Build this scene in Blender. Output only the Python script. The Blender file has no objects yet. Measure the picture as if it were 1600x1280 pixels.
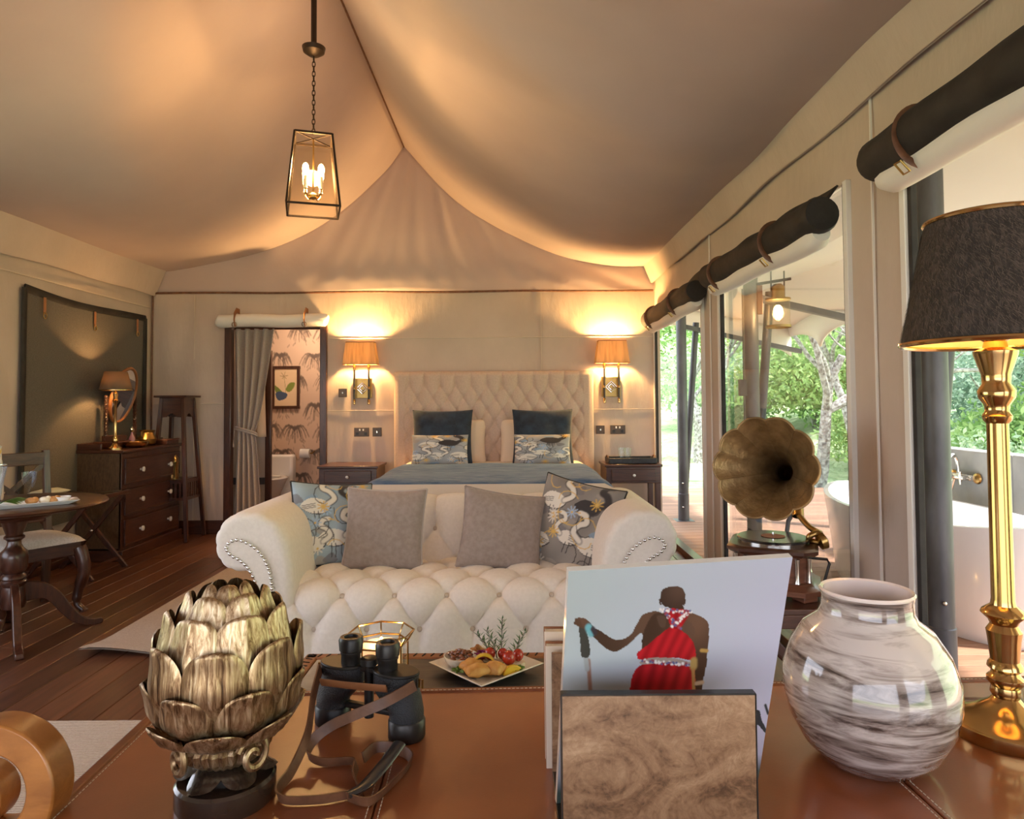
import bpy, bmesh, math, random
import numpy as np
from mathutils import Vector, Matrix, Euler
random.seed(7)
PI = math.pi
SC = bpy.context.scene
COL = SC.collection
R = math.radians
# ------------------------------------------------------------------ camera, sky, sun, exposure
cam = bpy.data.cameras.new('camera'); cam.lens = 24; cam.sensor_width = 36
cam.shift_y = -0.0308; cam.clip_start = 0.02; cam.clip_end = 500
co = bpy.data.objects.new('camera', cam); COL.objects.link(co)
co.location = (0, 0, 1.3); co.rotation_euler = (R(92), R(.35), 0)
SC.camera = co
SC.view_settings.view_transform = 'Standard'; SC.view_settings.look = 'None'
SC.view_settings.gamma = 1; SC.view_settings.use_curve_mapping = False
SC.view_settings.exposure = 0.48
SC.cycles.use_denoising = True
SC.cycles.max_bounces = 10; SC.cycles.diffuse_bounces = 5; SC.cycles.transparent_max_bounces = 16
SC.cycles.caustics_reflective = False; SC.cycles.caustics_refractive = False
SC.cycles.sample_clamp_indirect = 6
W = bpy.data.worlds.new('sky'); SC.world = W; W.use_nodes = True
bgn = W.node_tree.nodes['Background']; bgn.inputs[0].default_value = (.86, .89, 1, 1); bgn.inputs[1].default_value = 3.4
sun = bpy.data.lights.new('sun', 'SUN'); sun.energy = 9.0; sun.angle = R(3); sun.color = (1, .95, .86)
so = bpy.data.objects.new('sun', sun); COL.objects.link(so)
so.rotation_euler = Vector((-.52, .30, -.80)).to_track_quat('-Z', 'Y').to_euler()

# ------------------------------------------------------------------ mesh helpers
def vn(a):
    a = np.array(a, float); n = np.linalg.norm(a); return a / n if n > 1e-9 else np.array([0, 0, 1.])

class MB:
    def __init__(s): s.v = []; s.f = []; s.col = None
    def add(s, vs, fs, M=None):
        o = len(s.v)
        if M is not None: vs = [tuple(M @ Vector(p)) for p in vs]
        s.v.extend([tuple(p) for p in vs]); s.f.extend([tuple(i + o for i in f) for f in fs]); return s
    def box(s, c, d, rz=0, M=None):
        x, y, z = d[0] / 2, d[1] / 2, d[2] / 2
        vs = [(-x, -y, -z), (x, -y, -z), (x, y, -z), (-x, y, -z), (-x, -y, z), (x, -y, z), (x, y, z), (-x, y, z)]
        T = Matrix.Translation(c) @ Matrix.Rotation(rz, 4, 'Z')
        if M is not None: T = M @ T
        return s.add(vs, [(0, 3, 2, 1), (4, 5, 6, 7), (0, 1, 5, 4), (1, 2, 6, 5), (2, 3, 7, 6), (3, 0, 4, 7)], T)
    def span(s, a, b):
        return s.box([(a[i] + b[i]) / 2 for i in range(3)], [abs(a[i] - b[i]) for i in range(3)])
    def beam(s, a, b, w, t, up=(0, 0, 1)):
        a = Vector(a); b = Vector(b); d = (b - a); L = d.length; d.normalize(); up = Vector(up)
        if abs(d.dot(up)) > .98: up = Vector((1, 0, 0))
        x = d.cross(up).normalized(); z = x.cross(d).normalized()
        M = Matrix((x, d, z)).transposed().to_4x4(); M.translation = (a + b) / 2
        return s.box((0, 0, 0), (w, L, t), M=M)
    def tube(s, pts, r, n=10, closed=False, cap=True, flat=None):
        P = [np.array(p, float) for p in pts]; m = len(P)
        rs = r if hasattr(r, '__len__') else [r] * m
        T = []
        for i in range(m):
            if closed: d = P[(i + 1) % m] - P[i - 1]
            else: d = P[min(i + 1, m - 1)] - P[max(i - 1, 0)]
            T.append(vn(d))
        up = np.array([0, 0, 1.]) if abs(T[0][2]) < .9 else np.array([1., 0, 0])
        if flat is not None: up = np.array(flat, float)
        N = vn(up - T[0] * np.dot(up, T[0])); vs = []
        for i in range(m):
            if flat is not None: N = vn(np.array(flat, float) - T[i] * np.dot(flat, T[i]))
            else: N = vn(N - T[i] * np.dot(N, T[i]))
            B = np.cross(T[i], N)
            for k in range(n):
                a = 2 * PI * k / n
                rr = rs[i]
                if isinstance(rr, tuple): p = P[i] + N * math.cos(a) * rr[1] + B * math.sin(a) * rr[0]
                else: p = P[i] + (N * math.cos(a) + B * math.sin(a)) * rr
                vs.append(tuple(p))
        fs = []
        for i in range(m if closed else m - 1):
            j = (i + 1) % m
            for k in range(n):
                l = (k + 1) % n
                fs.append((i * n + k, j * n + k, j * n + l, i * n + l))
        if cap and not closed:
            fs.append(tuple(range(n))); fs.append(tuple((m - 1) * n + k for k in reversed(range(n))))
        return s.add(vs, fs)
    def lathe(s, prof, n=28, c=(0, 0, 0), M=None, rad=None, cap=True, sq=None):
        vs = []; fs = []
        for (r, z) in prof:
            for k in range(n):
                a = 2 * PI * k / n
                rr = r * (rad(a, z) if rad else 1)
                if sq: rr *= sq(a)
                vs.append((c[0] + rr * math.cos(a), c[1] + rr * math.sin(a), c[2] + z))
        for i in range(len(prof) - 1):
            for k in range(n):
                l = (k + 1) % n
                fs.append((i * n + k, i * n + l, (i + 1) * n + l, (i + 1) * n + k))
        if cap:
            if prof[0][0] > 1e-4: fs.append(tuple(reversed(range(n))))
            if prof[-1][0] > 1e-4: fs.append(tuple((len(prof) - 1) * n + k for k in range(n)))
        return s.add(vs, fs, M)
    def prism(s, poly, y0, y1, M=None):           # polygon in x,z extruded along y
        n = len(poly)
        vs = [(p[0], y0, p[1]) for p in poly] + [(p[0], y1, p[1]) for p in poly]
        fs = [tuple(range(n)), tuple(reversed(range(n, 2 * n)))]
        fs += [(i, i + n, (i + 1) % n + n, (i + 1) % n) for i in range(n)]
        return s.add(vs, fs, M)
    def grid(s, fn, nu, nv, cu=False, flip=False):
        vs = [fn(i / (nu if cu else nu - 1), j / (nv - 1)) for j in range(nv) for i in range(nu)]
        fs = []
        for j in range(nv - 1):
            for i in range(nu if cu else nu - 1):
                k = (i + 1) % nu
                q = (j * nu + i, j * nu + k, (j + 1) * nu + k, (j + 1) * nu + i)
                fs.append(q[::-1] if flip else q)
        return s.add(vs, fs)
    def ball(s, c, r, n=10, sc=(1, 1, 1), M=None):
        m = max(4, n // 2 + 1)
        prof = [(max(1e-5, math.sin(PI * i / m)) * r, -math.cos(PI * i / m) * r) for i in range(m + 1)]
        T = Matrix.Translation(c) @ Matrix.Diagonal((*sc, 1))
        return s.lathe(prof, n, M=(M @ T) if M is not None else T, cap=False)
    def build(s, name, mat, parent=None, smooth=True, bevel=0, ang=38, loc=None, label=None, cols=None, subsurf=0, seg=2, weld=False):
        me = bpy.data.meshes.new(name); me.from_pydata(s.v, [], s.f)
        bm = bmesh.new(); bm.from_mesh(me)
        if weld: bmesh.ops.remove_doubles(bm, verts=bm.verts, dist=1e-5)
        bmesh.ops.recalc_face_normals(bm, faces=bm.faces); bm.to_mesh(me); bm.free()
        if mat is not None: me.materials.append(mat)
        if cols is not None:
            ca = me.color_attributes.new('print', 'FLOAT_COLOR', 'POINT')
            arr = np.ones((len(me.vertices), 4), np.float32); arr[:, :3] = cols; ca.data.foreach_set('color', arr.ravel())
        if smooth:
            me.polygons.foreach_set('use_smooth', [True] * len(me.polygons)); me.set_sharp_from_angle(angle=R(ang))
        o = bpy.data.objects.new(name, me); COL.objects.link(o)
        if parent is not None: o.parent = parent
        if loc is not None: o.location = loc
        if bevel:
            b = o.modifiers.new('bevel', 'BEVEL'); b.width = bevel; b.segments = seg; b.limit_method = 'ANGLE'; b.angle_limit = R(45); b.harden_normals = False
        if subsurf:
            b = o.modifiers.new('subsurf', 'SUBSURF'); b.levels = subsurf; b.render_levels = subsurf
        if label: o['label'] = label
        return o

def tag(o, label=None, cat=None, group=None, kind=None):
    if label: o['label'] = label
    if cat: o['category'] = cat
    if group: o['group'] = group
    if kind: o['kind'] = kind
    return o
def thing(name, label, cat, loc=(0, 0, 0), rz=0, group=None):
    o = bpy.data.objects.new(name, None); COL.objects.link(o); o.empty_display_size = .05
    o.location = loc; o.rotation_euler = (0, 0, rz)
    return tag(o, label, cat, group)
def struct(o, label=None, cat=None): return tag(o, label, cat, kind='structure')
def copy_tree(o, parent=None):
    c = o.copy(); COL.objects.link(c); c.parent = parent
    for ch in o.children: copy_tree(ch, c)
    return c
def lamp(name, parent, loc, energy, color=(1, .62, .28), r=.02):
    l = bpy.data.lights.new(name, 'POINT'); l.energy = energy; l.color = color; l.shadow_soft_size = r
    o = bpy.data.objects.new(name, l); COL.objects.link(o); o.parent = parent; o.location = loc; return o
def catmull(pts, k=6, closed=True):
    P = [np.array(p, float) for p in pts]; n = len(P); out = []
    rng = range(n) if closed else range(n - 1)
    for i in rng:
        if closed: a, b, c, d = P[i - 1], P[i], P[(i + 1) % n], P[(i + 2) % n]
        else: a, b, c, d = P[max(i - 1, 0)], P[i], P[i + 1], P[min(i + 2, n - 1)]
        for t in np.arange(k) / k:
            out.append(.5 * ((2 * b) + (c - a) * t + (2 * a - 5 * b + 4 * c - d) * t * t + (3 * b - a - 3 * c + d) * t ** 3))
    if not closed: out.append(P[-1])
    return out

# ------------------------------------------------------------------ materials
def newmat(name):
    m = bpy.data.materials.new(name); m.use_nodes = True
    return m, m.node_tree.nodes, m.node_tree.links, m.node_tree.nodes['Principled BSDF']
def ramp(N, L, fac, stops):
    r = N.new('ShaderNodeValToRGB'); e = r.color_ramp.elements
    while len(e) < len(stops): e.new(.5)
    for i, (p, c) in enumerate(stops): e[i].position = p; e[i].color = (*c, 1)
    L.new(fac, r.inputs[0]); return r.outputs[0]
def tex(N, L, kind='Noise', scale=5, detail=4, rough=.55, dist=0, stretch=(1, 1, 1), rot=(0, 0, 0), coord='Object', **kw):
    tc = N.new('ShaderNodeTexCoord'); mp = N.new('ShaderNodeMapping'); L.new(tc.outputs[coord], mp.inputs[0])
    mp.inputs['Scale'].default_value = stretch; mp.inputs['Rotation'].default_value = rot
    t = N.new('ShaderNodeTex' + kind); L.new(mp.outputs[0], t.inputs['Vector'])
    t.inputs['Scale'].default_value = scale
    if kind in ('Noise', 'Wave'):
        t.inputs['Detail'].default_value = detail; t.inputs['Distortion'].default_value = dist
    if kind == 'Noise': t.inputs['Roughness'].default_value = rough
    for k, v in kw.items(): setattr(t, k, v)
    return t
def bump(N, L, bsdf, fac, strength, dist=.01, prev=None):
    b = N.new('ShaderNodeBump'); b.inputs['Strength'].default_value = strength; b.inputs['Distance'].default_value = dist
    L.new(fac, b.inputs['Height'])
    if prev is not None: L.new(prev, b.inputs['Normal'])
    L.new(b.outputs[0], bsdf.inputs['Normal']); return b.outputs[0]
def mat(name, c, rough=.5, metal=0, c2=None, nscale=6, stretch=(1, 1, 1), lo=.35, hi=.65, bs=None, bstr=.2, bdist=.004, coat=0, sheen=0, spec=None, detail=4, bstretch=(1, 1, 1), mid=None, dist=0, trans=0, ior=None, rough2=None):
    m, N, L, b = newmat(name)
    b.inputs['Base Color'].default_value = (*c, 1); b.inputs['Roughness'].default_value = rough; b.inputs['Metallic'].default_value = metal
    if coat: b.inputs['Coat Weight'].default_value = coat; b.inputs['Coat Roughness'].default_value = .08
    if sheen: b.inputs['Sheen Weight'].default_value = sheen; b.inputs['Sheen Roughness'].default_value = .4
    if spec is not None: b.inputs['Specular IOR Level'].default_value = spec
    if trans: b.inputs['Transmission Weight'].default_value = trans
    if ior: b.inputs['IOR'].default_value = ior
    if c2 is not None:
        t = tex(N, L, 'Noise', nscale, detail, stretch=stretch, dist=dist)
        st = [(lo, c), (hi, c2)] if mid is None else [(lo, c), ((lo + hi) / 2, mid), (hi, c2)]
        L.new(ramp(N, L, t.outputs[0], st), b.inputs['Base Color'])
        if rough2 is not None:
            mr = N.new('ShaderNodeMapRange'); L.new(t.outputs[0], mr.inputs[0]); mr.inputs[1].default_value = lo; mr.inputs[2].default_value = hi
            mr.inputs[3].default_value = rough; mr.inputs[4].default_value = rough2; L.new(mr.outputs[0], b.inputs['Roughness'])
    if bs:
        t = tex(N, L, 'Noise', bs, 5, stretch=bstretch); bump(N, L, b, t.outputs[0], bstr, bdist)
    return m
def vary(m, amt=.25):                                  # every board a slightly different tone
    N = m.node_tree.nodes; L = m.node_tree.links; b = N['Principled BSDF']; src = b.inputs['Base Color'].links[0].from_socket
    oi = N.new('ShaderNodeObjectInfo'); mr = N.new('ShaderNodeMapRange'); L.new(oi.outputs['Random'], mr.inputs[0]); mr.inputs[3].default_value = 1 - amt; mr.inputs[4].default_value = 1 + amt
    hs = N.new('ShaderNodeHueSaturation'); L.new(mr.outputs[0], hs.inputs['Value']); L.new(src, hs.inputs['Color']); L.new(hs.outputs[0], b.inputs['Base Color']); return m
def glow(name, c, s):
    m, N, L, b = newmat(name); b.inputs['Base Color'].default_value = (*c, 1); b.inputs['Emission Color'].default_value = (*c, 1); b.inputs['Emission Strength'].default_value = s; return m
def clear(name, tint=(1, 1, 1), refl=.5, rough=.02):   # thin clear sheet: transparent with a Fresnel gloss
    m = bpy.data.materials.new(name); m.use_nodes = True; N = m.node_tree.nodes; L = m.node_tree.links; N.clear()
    o = N.new('ShaderNodeOutputMaterial'); mx = N.new('ShaderNodeMixShader'); t = N.new('ShaderNodeBsdfTransparent'); g = N.new('ShaderNodeBsdfGlossy'); f = N.new('ShaderNodeLayerWeight')
    t.inputs[0].default_value = (*tint, 1); g.inputs['Roughness'].default_value = rough
    f.inputs[0].default_value = .5; pw = N.new('ShaderNodeMath'); pw.operation = 'POWER'; pw.inputs[1].default_value = 4; L.new(f.outputs['Facing'], pw.inputs[0])
    ml = N.new('ShaderNodeMath'); ml.operation = 'MULTIPLY_ADD'; ml.inputs[1].default_value = refl; ml.inputs[2].default_value = .05; L.new(pw.outputs[0], ml.inputs[0])
    L.new(ml.outputs[0], mx.inputs[0]); L.new(t.outputs[0], mx.inputs[1]); L.new(g.outputs[0], mx.inputs[2]); L.new(mx.outputs[0], o.inputs[0]); return m
def translucent(name, c, amt=.5, bs=None, streak=None):
    m, N, L, b = newmat(name); b.inputs['Base Color'].default_value = (*c, 1); b.inputs['Roughness'].default_value = .9; b.inputs['Specular IOR Level'].default_value = .1
    t = N.new('ShaderNodeBsdfTranslucent'); t.inputs[0].default_value = (*c, 1); mx = N.new('ShaderNodeMixShader'); mx.inputs[0].default_value = amt
    if streak:
        tx = tex(N, L, 'Noise', 40, 3, stretch=streak); cc = ramp(N, L, tx.outputs[0], [(.35, tuple(x * .72 for x in c)), (.65, c)])
        L.new(cc, b.inputs['Base Color']); L.new(cc, t.inputs[0])
    o = N['Material Output']; L.new(b.outputs[0], mx.inputs[1]); L.new(t.outputs[0], mx.inputs[2]); L.new(mx.outputs[0], o.inputs[0]); return m
def printed(name, rough=.8, coat=0, sheen=0, bs=None):
    m, N, L, b = newmat(name); a = N.new('ShaderNodeVertexColor'); a.layer_name = 'print'; L.new(a.outputs[0], b.inputs['Base Color'])
    b.inputs['Roughness'].default_value = rough; b.inputs['Coat Weight'].default_value = coat; b.inputs['Coat Roughness'].default_value = .15; b.inputs['Sheen Weight'].default_value = sheen
    if bs: t = tex(N, L, 'Noise', bs, 3); bump(N, L, b, t.outputs[0], .15, .002)
    return m
def wood(name, c1, c2, scale=3, stretch=(1, 8, 8), rough=.35, coat=.2, dist=1.2, bstr=.08):
    m, N, L, b = newmat(name); t = tex(N, L, 'Noise', scale, 6, .6, dist, stretch)
    L.new(ramp(N, L, t.outputs[0], [(.3, c1), (.7, c2)]), b.inputs['Base Color']); b.inputs['Roughness'].default_value = rough
    b.inputs['Coat Weight'].default_value = coat; b.inputs['Coat Roughness'].default_value = .15
    bump(N, L, b, t.outputs[0], bstr, .003); return m

M = {}
M['canvas'] = mat('canvas', (.53, .435, .365), .9, c2=(.59, .485, .41), nscale=2.2, bs=6, bstr=.35, bdist=.03, spec=.15, bstretch=(1, 1, .35))
M['roof'] = mat('roof_canvas', (.48, .39, .37), .9, c2=(.53, .435, .41), nscale=1.1, bs=1.2, bstr=.25, bdist=.06, spec=.15)
M['canvas_white'] = mat('white_canvas', (.80, .77, .73), .85, bs=9, bstr=.3, bdist=.01, spec=.2)
M['seam'] = mat('seam', (.62, .53, .43), .9)
M['dark_canvas'] = mat('dark_canvas', (.010, .008, .0075), .7, c2=(.024, .020, .018), nscale=9, bs=22, bstr=.5, bdist=.006)
M['mesh'] = mat('gauze_mesh', (.105, .092, .080), .8, c2=(.15, .135, .115), nscale=60, stretch=(1, 1, 6), bs=160, bstr=.3, bdist=.002, spec=.3)
M['floorwood'] = vary(wood('plank_wood', (.070, .026, .014), (.145, .056, .027), 2.5, (9, .8, 9), .32, .12, .8), .3)
M['gap'] = mat('gap_dark', (.012, .006, .004), .9)
M['walnut'] = wood('dark_wood', (.030, .010, .006), (.085, .028, .014), 5, (7, 7, 1), .3, .3)
M['walnut_h'] = wood('dark_wood_h', (.030, .010, .006), (.09, .030, .015), 5, (1, 1, 8), .3, .3)
M['chestside'] = wood('chest_side_wood', (.065, .036, .016), (.14, .078, .035), 14, (6, 6, 2), .45, .1, .2)
M['lightwood'] = wood('honey_wood', (.30, .105, .022), (.50, .20, .05), 5, (1.2, 4, 5), .28, .4)
m, N, L, b = newmat('burl_veneer')
t = tex(N, L, 'Noise', 9, 10, .62, 1.6, (1, 1, 1.5)); t2 = tex(N, L, 'Noise', 60, 6, .7, 2.5); t3 = tex(N, L, 'Noise', 5, 2)
m1 = N.new('ShaderNodeMath'); m1.operation = 'MULTIPLY'; L.new(t2.outputs[0], m1.inputs[0]); L.new(t3.outputs[0], m1.inputs[1])
m2_ = N.new('ShaderNodeMath'); m2_.operation = 'MULTIPLY_ADD'; L.new(m1.outputs[0], m2_.inputs[0]); m2_.inputs[1].default_value = .8; L.new(t.outputs[0], m2_.inputs[2])
L.new(ramp(N, L, m2_.outputs[0], [(.50, (.07, .032, .014)), (.62, (.20, .105, .055)), (.74, (.30, .175, .10)), (.92, (.46, .30, .19))]), b.inputs['Base Color']); b.inputs['Roughness'].default_value = .35; b.inputs['Coat Weight'].default_value = .35; b.inputs['Coat Roughness'].default_value = .2; M['burl'] = m
M['leather'] = mat('tan_leather', (.20, .052, .015), .36, c2=(.33, .095, .026), nscale=3.5, detail=7, lo=.3, hi=.7, bs=260, bstr=.12, bdist=.001, coat=.6, rough2=.28, spec=.7)
M['leather_edge'] = mat('leather_edge', (.15, .042, .014), .42, c2=(.24, .07, .02), nscale=20, bs=200, bstr=.2, bdist=.001)
M['strap'] = mat('brown_strap', (.10, .042, .022), .5, c2=(.18, .08, .04), nscale=30, bs=180, bstr=.3, bdist=.001)
M['tanstrap'] = mat('tan_strap', (.26, .10, .04), .5, c2=(.32, .13, .05), nscale=20)
M['thread'] = mat('thread', (.62, .52, .42), .8)
M['blackleather'] = mat('black_grained_leather', (.010, .011, .014), .42, c2=(.022, .023, .027), nscale=30, bs=420, bstr=.9, bdist=.002)
M['blackmetal'] = mat('black_metal', (.014, .014, .016), .38, .3, c2=(.035, .03, .027), nscale=18)
M['brass'] = mat('polished_brass', (.52, .33, .13), .15, 1, c2=(.60, .40, .17), nscale=3)
M['darkbrass'] = mat('aged_brass', (.34, .21, .07), .28, 1, c2=(.50, .33, .12), nscale=9)
M['hornbrass'] = mat('embossed_horn_brass', (.22, .14, .065), .45, .75, c2=(.42, .28, .135), nscale=14, bs=45, bstr=.8, bdist=.004)
M['chrome'] = mat('nickel', (.66, .64, .60), .15, 1)
M['bronze'] = mat('dark_iron', (.04, .026, .018), .45, .7)
m, N, L, b = newmat('gilded_lotus')                    # gold leaf with dark vertical streaks
t = tex(N, L, 'Noise', 30, 8, .7, .8, (3.4, 3.4, .30)); t2 = tex(N, L, 'Noise', 9, 5)
mx = N.new('ShaderNodeMath'); mx.operation = 'MULTIPLY_ADD'; L.new(t2.outputs[0], mx.inputs[0]); mx.inputs[1].default_value = .45; L.new(t.outputs[0], mx.inputs[2])
L.new(ramp(N, L, mx.outputs[0], [(.52, (.035, .02, .014)), (.62, (.18, .10, .05)), (.73, (.44, .30, .17)), (.90, (.80, .66, .46))]), b.inputs['Base Color'])
b.inputs['Metallic'].default_value = .85; b.inputs['Roughness'].default_value = .30; bump(N, L, b, t.outputs[0], .35, .004); M['lotus'] = m
M['patina'] = mat('green_patina', (.15, .23, .19), .6, .3, c2=(.30, .27, .17), nscale=30)
M['lacquer'] = mat('black_lacquer', (.012, .009, .008), .22, c2=(.035, .02, .014), nscale=9, coat=.5)
M['sofa'] = mat('cream_linen', (.76, .70, .63), .85, c2=(.81, .75, .68), nscale=60, bs=350, bstr=.15, bdist=.001, sheen=.2, spec=.2)
M['button'] = mat('covered_button', (.55, .47, .39), .85)
M['head'] = mat('beige_linen', (.56, .42, .33), .9, c2=(.62, .47, .37), nscale=70, bs=300, bstr=.2, bdist=.001, sheen=.15, spec=.15)
M['taupe'] = mat('taupe_velvet', (.275, .215, .185), .9, c2=(.33, .265, .23), nscale=40, bs=30, bstr=.25, bdist=.006, sheen=.4)
M['piping'] = mat('taupe_piping', (.42, .36, .32), .8)
M['navy'] = mat('navy_velvet', (.008, .016, .030), .75, c2=(.022, .040, .068), nscale=12, bs=60, bstr=.3, bdist=.004, sheen=.35)
M['throw'] = mat('blue_velvet_throw', (.025, .095, .23), .7, c2=(.20, .28, .41), nscale=5, stretch=(1, 3, 3), detail=7, bs=16, bstr=.6, bdist=.02, sheen=.25, lo=.38, hi=.75)
M['sheet'] = mat('cream_sheet', (.78, .66, .54), .85, bs=7, bstr=.4, bdist=.015, sheen=.1)
M['pillow'] = mat('cream_pillow', (.80, .66, .50), .85, bs=10, bstr=.4, bdist=.01)
M['curtain'] = mat('grey_curtain', (.40, .33, .28), .85, c2=(.45, .375, .32), nscale=80, bs=200, bstr=.1, bdist=.001, sheen=.2)
M['robe'] = mat('robe_cotton', (.72, .56, .42), .9)
M['rug'] = None
m, N, L, b = newmat('woven_sisal')
t = tex(N, L, 'Wave', 34, 2, dist=2.5, stretch=(.35, 1, 1), bands_direction='Y'); t2 = tex(N, L, 'Noise', 130, 4, .7)
mm = N.new('ShaderNodeMath'); mm.operation = 'ADD'; L.new(t.outputs[1], mm.inputs[0]); L.new(t2.outputs[0], mm.inputs[1])
L.new(ramp(N, L, mm.outputs[0], [(.45, (.26, .19, .14)), (.9, (.52, .42, .34)), (1.3, (.62, .53, .45))]), b.inputs['Base Color']); b.inputs['Roughness'].default_value = .95
bump(N, L, b, mm.outputs[0], .6, .004); M['rug'] = m
m, N, L, b = newmat('swirled_glass')                   # opal glass with smoky spiral streaks
t = tex(N, L, 'Noise', 7, 9, .62, 1.1, (1, 1, 7), (R(16), R(10), 0)); t2 = tex(N, L, 'Noise', 3.2, 5, .5, .8, (1, 1, 5), (R(16), R(10), 0))
mm = N.new('ShaderNodeMath'); mm.operation = 'MULTIPLY_ADD'; L.new(t2.outputs[0], mm.inputs[0]); mm.inputs[1].default_value = .8; L.new(t.outputs[0], mm.inputs[2])
L.new(ramp(N, L, mm.outputs[0], [(.70, (.05, .036, .032)), (.80, (.22, .175, .16)), (.90, (.44, .38, .36)), (1.05, (.62, .56, .54))]), b.inputs['Base Color'])
b.inputs['Roughness'].default_value = .12; b.inputs['Coat Weight'].default_value = 1; b.inputs['Coat Roughness'].default_value = .02; M['vase'] = m
M['opal'] = mat('opal_white_glass', (.86, .78, .76), .12, coat=.8)
m, N, L, b = newmat('cowhide_fur')
t = tex(N, L, 'Noise', 26, 6, .7, .8, (1, 1, 1.6), (R(18), R(20), 0)); t2 = tex(N, L, 'Noise', 150, 5, .65, .4, (1, 1, .22), (R(35), R(25), 0))
mm = N.new('ShaderNodeMath'); mm.operation = 'MULTIPLY_ADD'; L.new(t2.outputs[0], mm.inputs[0]); mm.inputs[1].default_value = 1.2; ma_ = N.new('ShaderNodeMath'); ma_.operation = 'MULTIPLY'; ma_.inputs[1].default_value = .6; L.new(t.outputs[0], ma_.inputs[0]); L.new(ma_.outputs[0], mm.inputs[2])
L.new(ramp(N, L, mm.outputs[0], [(.6, (.016, .011, .008)), (.95, (.038, .027, .021)), (1.2, (.07, .05, .04))]), b.inputs['Base Color']); b.inputs['Roughness'].default_value = .75
bump(N, L, b, mm.outputs[0], 1, .006); M['fur'] = m
M['shade_in'] = mat('gilt_lining', (.75, .48, .2), .45, .6)
M['sconce'] = translucent('sconce_shade', (.66, .46, .24), .22, streak=(1, 1, .05))
M['smallshade'] = translucent('brown_shade', (.22, .15, .10), .25)
M['glass'] = clear('clear_glass', (.97, .99, .98), .6)
M['amberglass'] = clear('lantern_glass', (1, .95, .84), .6)
M['film'] = clear('window_film', (.96, .96, .97), .9, .03)
M['bulb'] = glow('lit_bulb', (1, .66, .27), 110)
M['flame'] = glow('candle_flame', (1, .55, .16), 30)
M['wax'] = None
m, N, L, b = newmat('candle_wax'); b.inputs['Base Color'].default_value = (.85, .66, .46, 1); b.inputs['Subsurface Weight'].default_value = .6; b.inputs['Subsurface Radius'].default_value = (.03, .015, .006); b.inputs['Subsurface Scale'].default_value = 1.0; b.inputs['Emission Color'].default_value = (1, .55, .22, 1); b.inputs['Emission Strength'].default_value = .55; M['wax'] = m
M['china'] = mat('white_china', (.80, .80, .80), .15, coat=.5)
M['tub'] = mat('tub_enamel', (.84, .85, .87), .2, coat=.4)
M['concrete'] = mat('grey_cement', (.25, .26, .27), .7, c2=(.36, .37, .38), nscale=3, detail=8, bs=30, bstr=.2, bdist=.003)
M['steel'] = mat('grey_steel_pole', (.06, .06, .07), .45, .4, c2=(.11, .11, .125), nscale=9, stretch=(1, 1, .3))
M['deck'] = vary(wood('deck_wood', (.22, .115, .07), (.34, .19, .12), 3, (.8, 9, 9), .7, 0), .2)
M['plastic'] = mat('bronze_plate', (.085, .06, .045), .4, .4)
M['paper'] = mat('paper', (.74, .66, .53), .85, c2=(.82, .75, .63), nscale=160, stretch=(10, .2, .2))
M['silver'] = mat('silver', (.75, .74, .72), .12, 1)
M['print'] = printed('printed_cotton', .8, sheen=.2, bs=250)
M['cover'] = printed('glossy_cover', .35, coat=.25)
M['wallpaper'] = printed('wallpaper_print', .8)
M['coffeetop'] = wood('grey_slate_wood', (.022, .018, .018), (.075, .062, .056), 3, (1.5, 9, 3), .35, .2)
M['mirror'] = mat('mirror_glass', (.85, .85, .85), .03, 1)
M['seatpad'] = mat('woven_seat', (.60, .54, .47), .9, c2=(.75, .70, .64), nscale=110, bs=150, bstr=.5, bdist=.002)
M['bark'] = mat('lichen_bark', (.13, .11, .10), .9, c2=(.50, .50, .47), nscale=16, detail=9, lo=.35, hi=.62, bs=30, bstr=.8, bdist=.03)
def leafmat(name, a, b2, tr=.35):
    m, N, L, b = newmat(name); oi = N.new('ShaderNodeNewGeometry'); c = ramp(N, L, oi.outputs['Random Per Island'], [(0, a), (1, b2)])
    L.new(c, b.inputs['Base Color']); b.inputs['Roughness'].default_value = .55; t = N.new('ShaderNodeBsdfTranslucent'); L.new(c, t.inputs[0])
    mx = N.new('ShaderNodeMixShader'); mx.inputs[0].default_value = tr; L.new(b.outputs[0], mx.inputs[1]); L.new(t.outputs[0], mx.inputs[2]); L.new(mx.outputs[0], N['Material Output'].inputs[0]); return m
M['leaf'] = leafmat('green_leaf', (.16, .32, .09), (.42, .58, .22))
M['leaf_pale'] = leafmat('pale_green_leaf', (.28, .42, .26), (.56, .66, .44))
M['leaf_blue'] = leafmat('blue_green_leaf', (.18, .30, .22), (.38, .50, .38))
M['grassland'] = mat('grassy_hillside', (.26, .38, .18), .95, c2=(.58, .64, .42), mid=(.42, .52, .28), nscale=.9, detail=10, bs=3, bstr=1, bdist=.2)
M['rosemary'] = leafmat('rosemary_leaf', (.05, .12, .05), (.16, .28, .12), .2)

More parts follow.
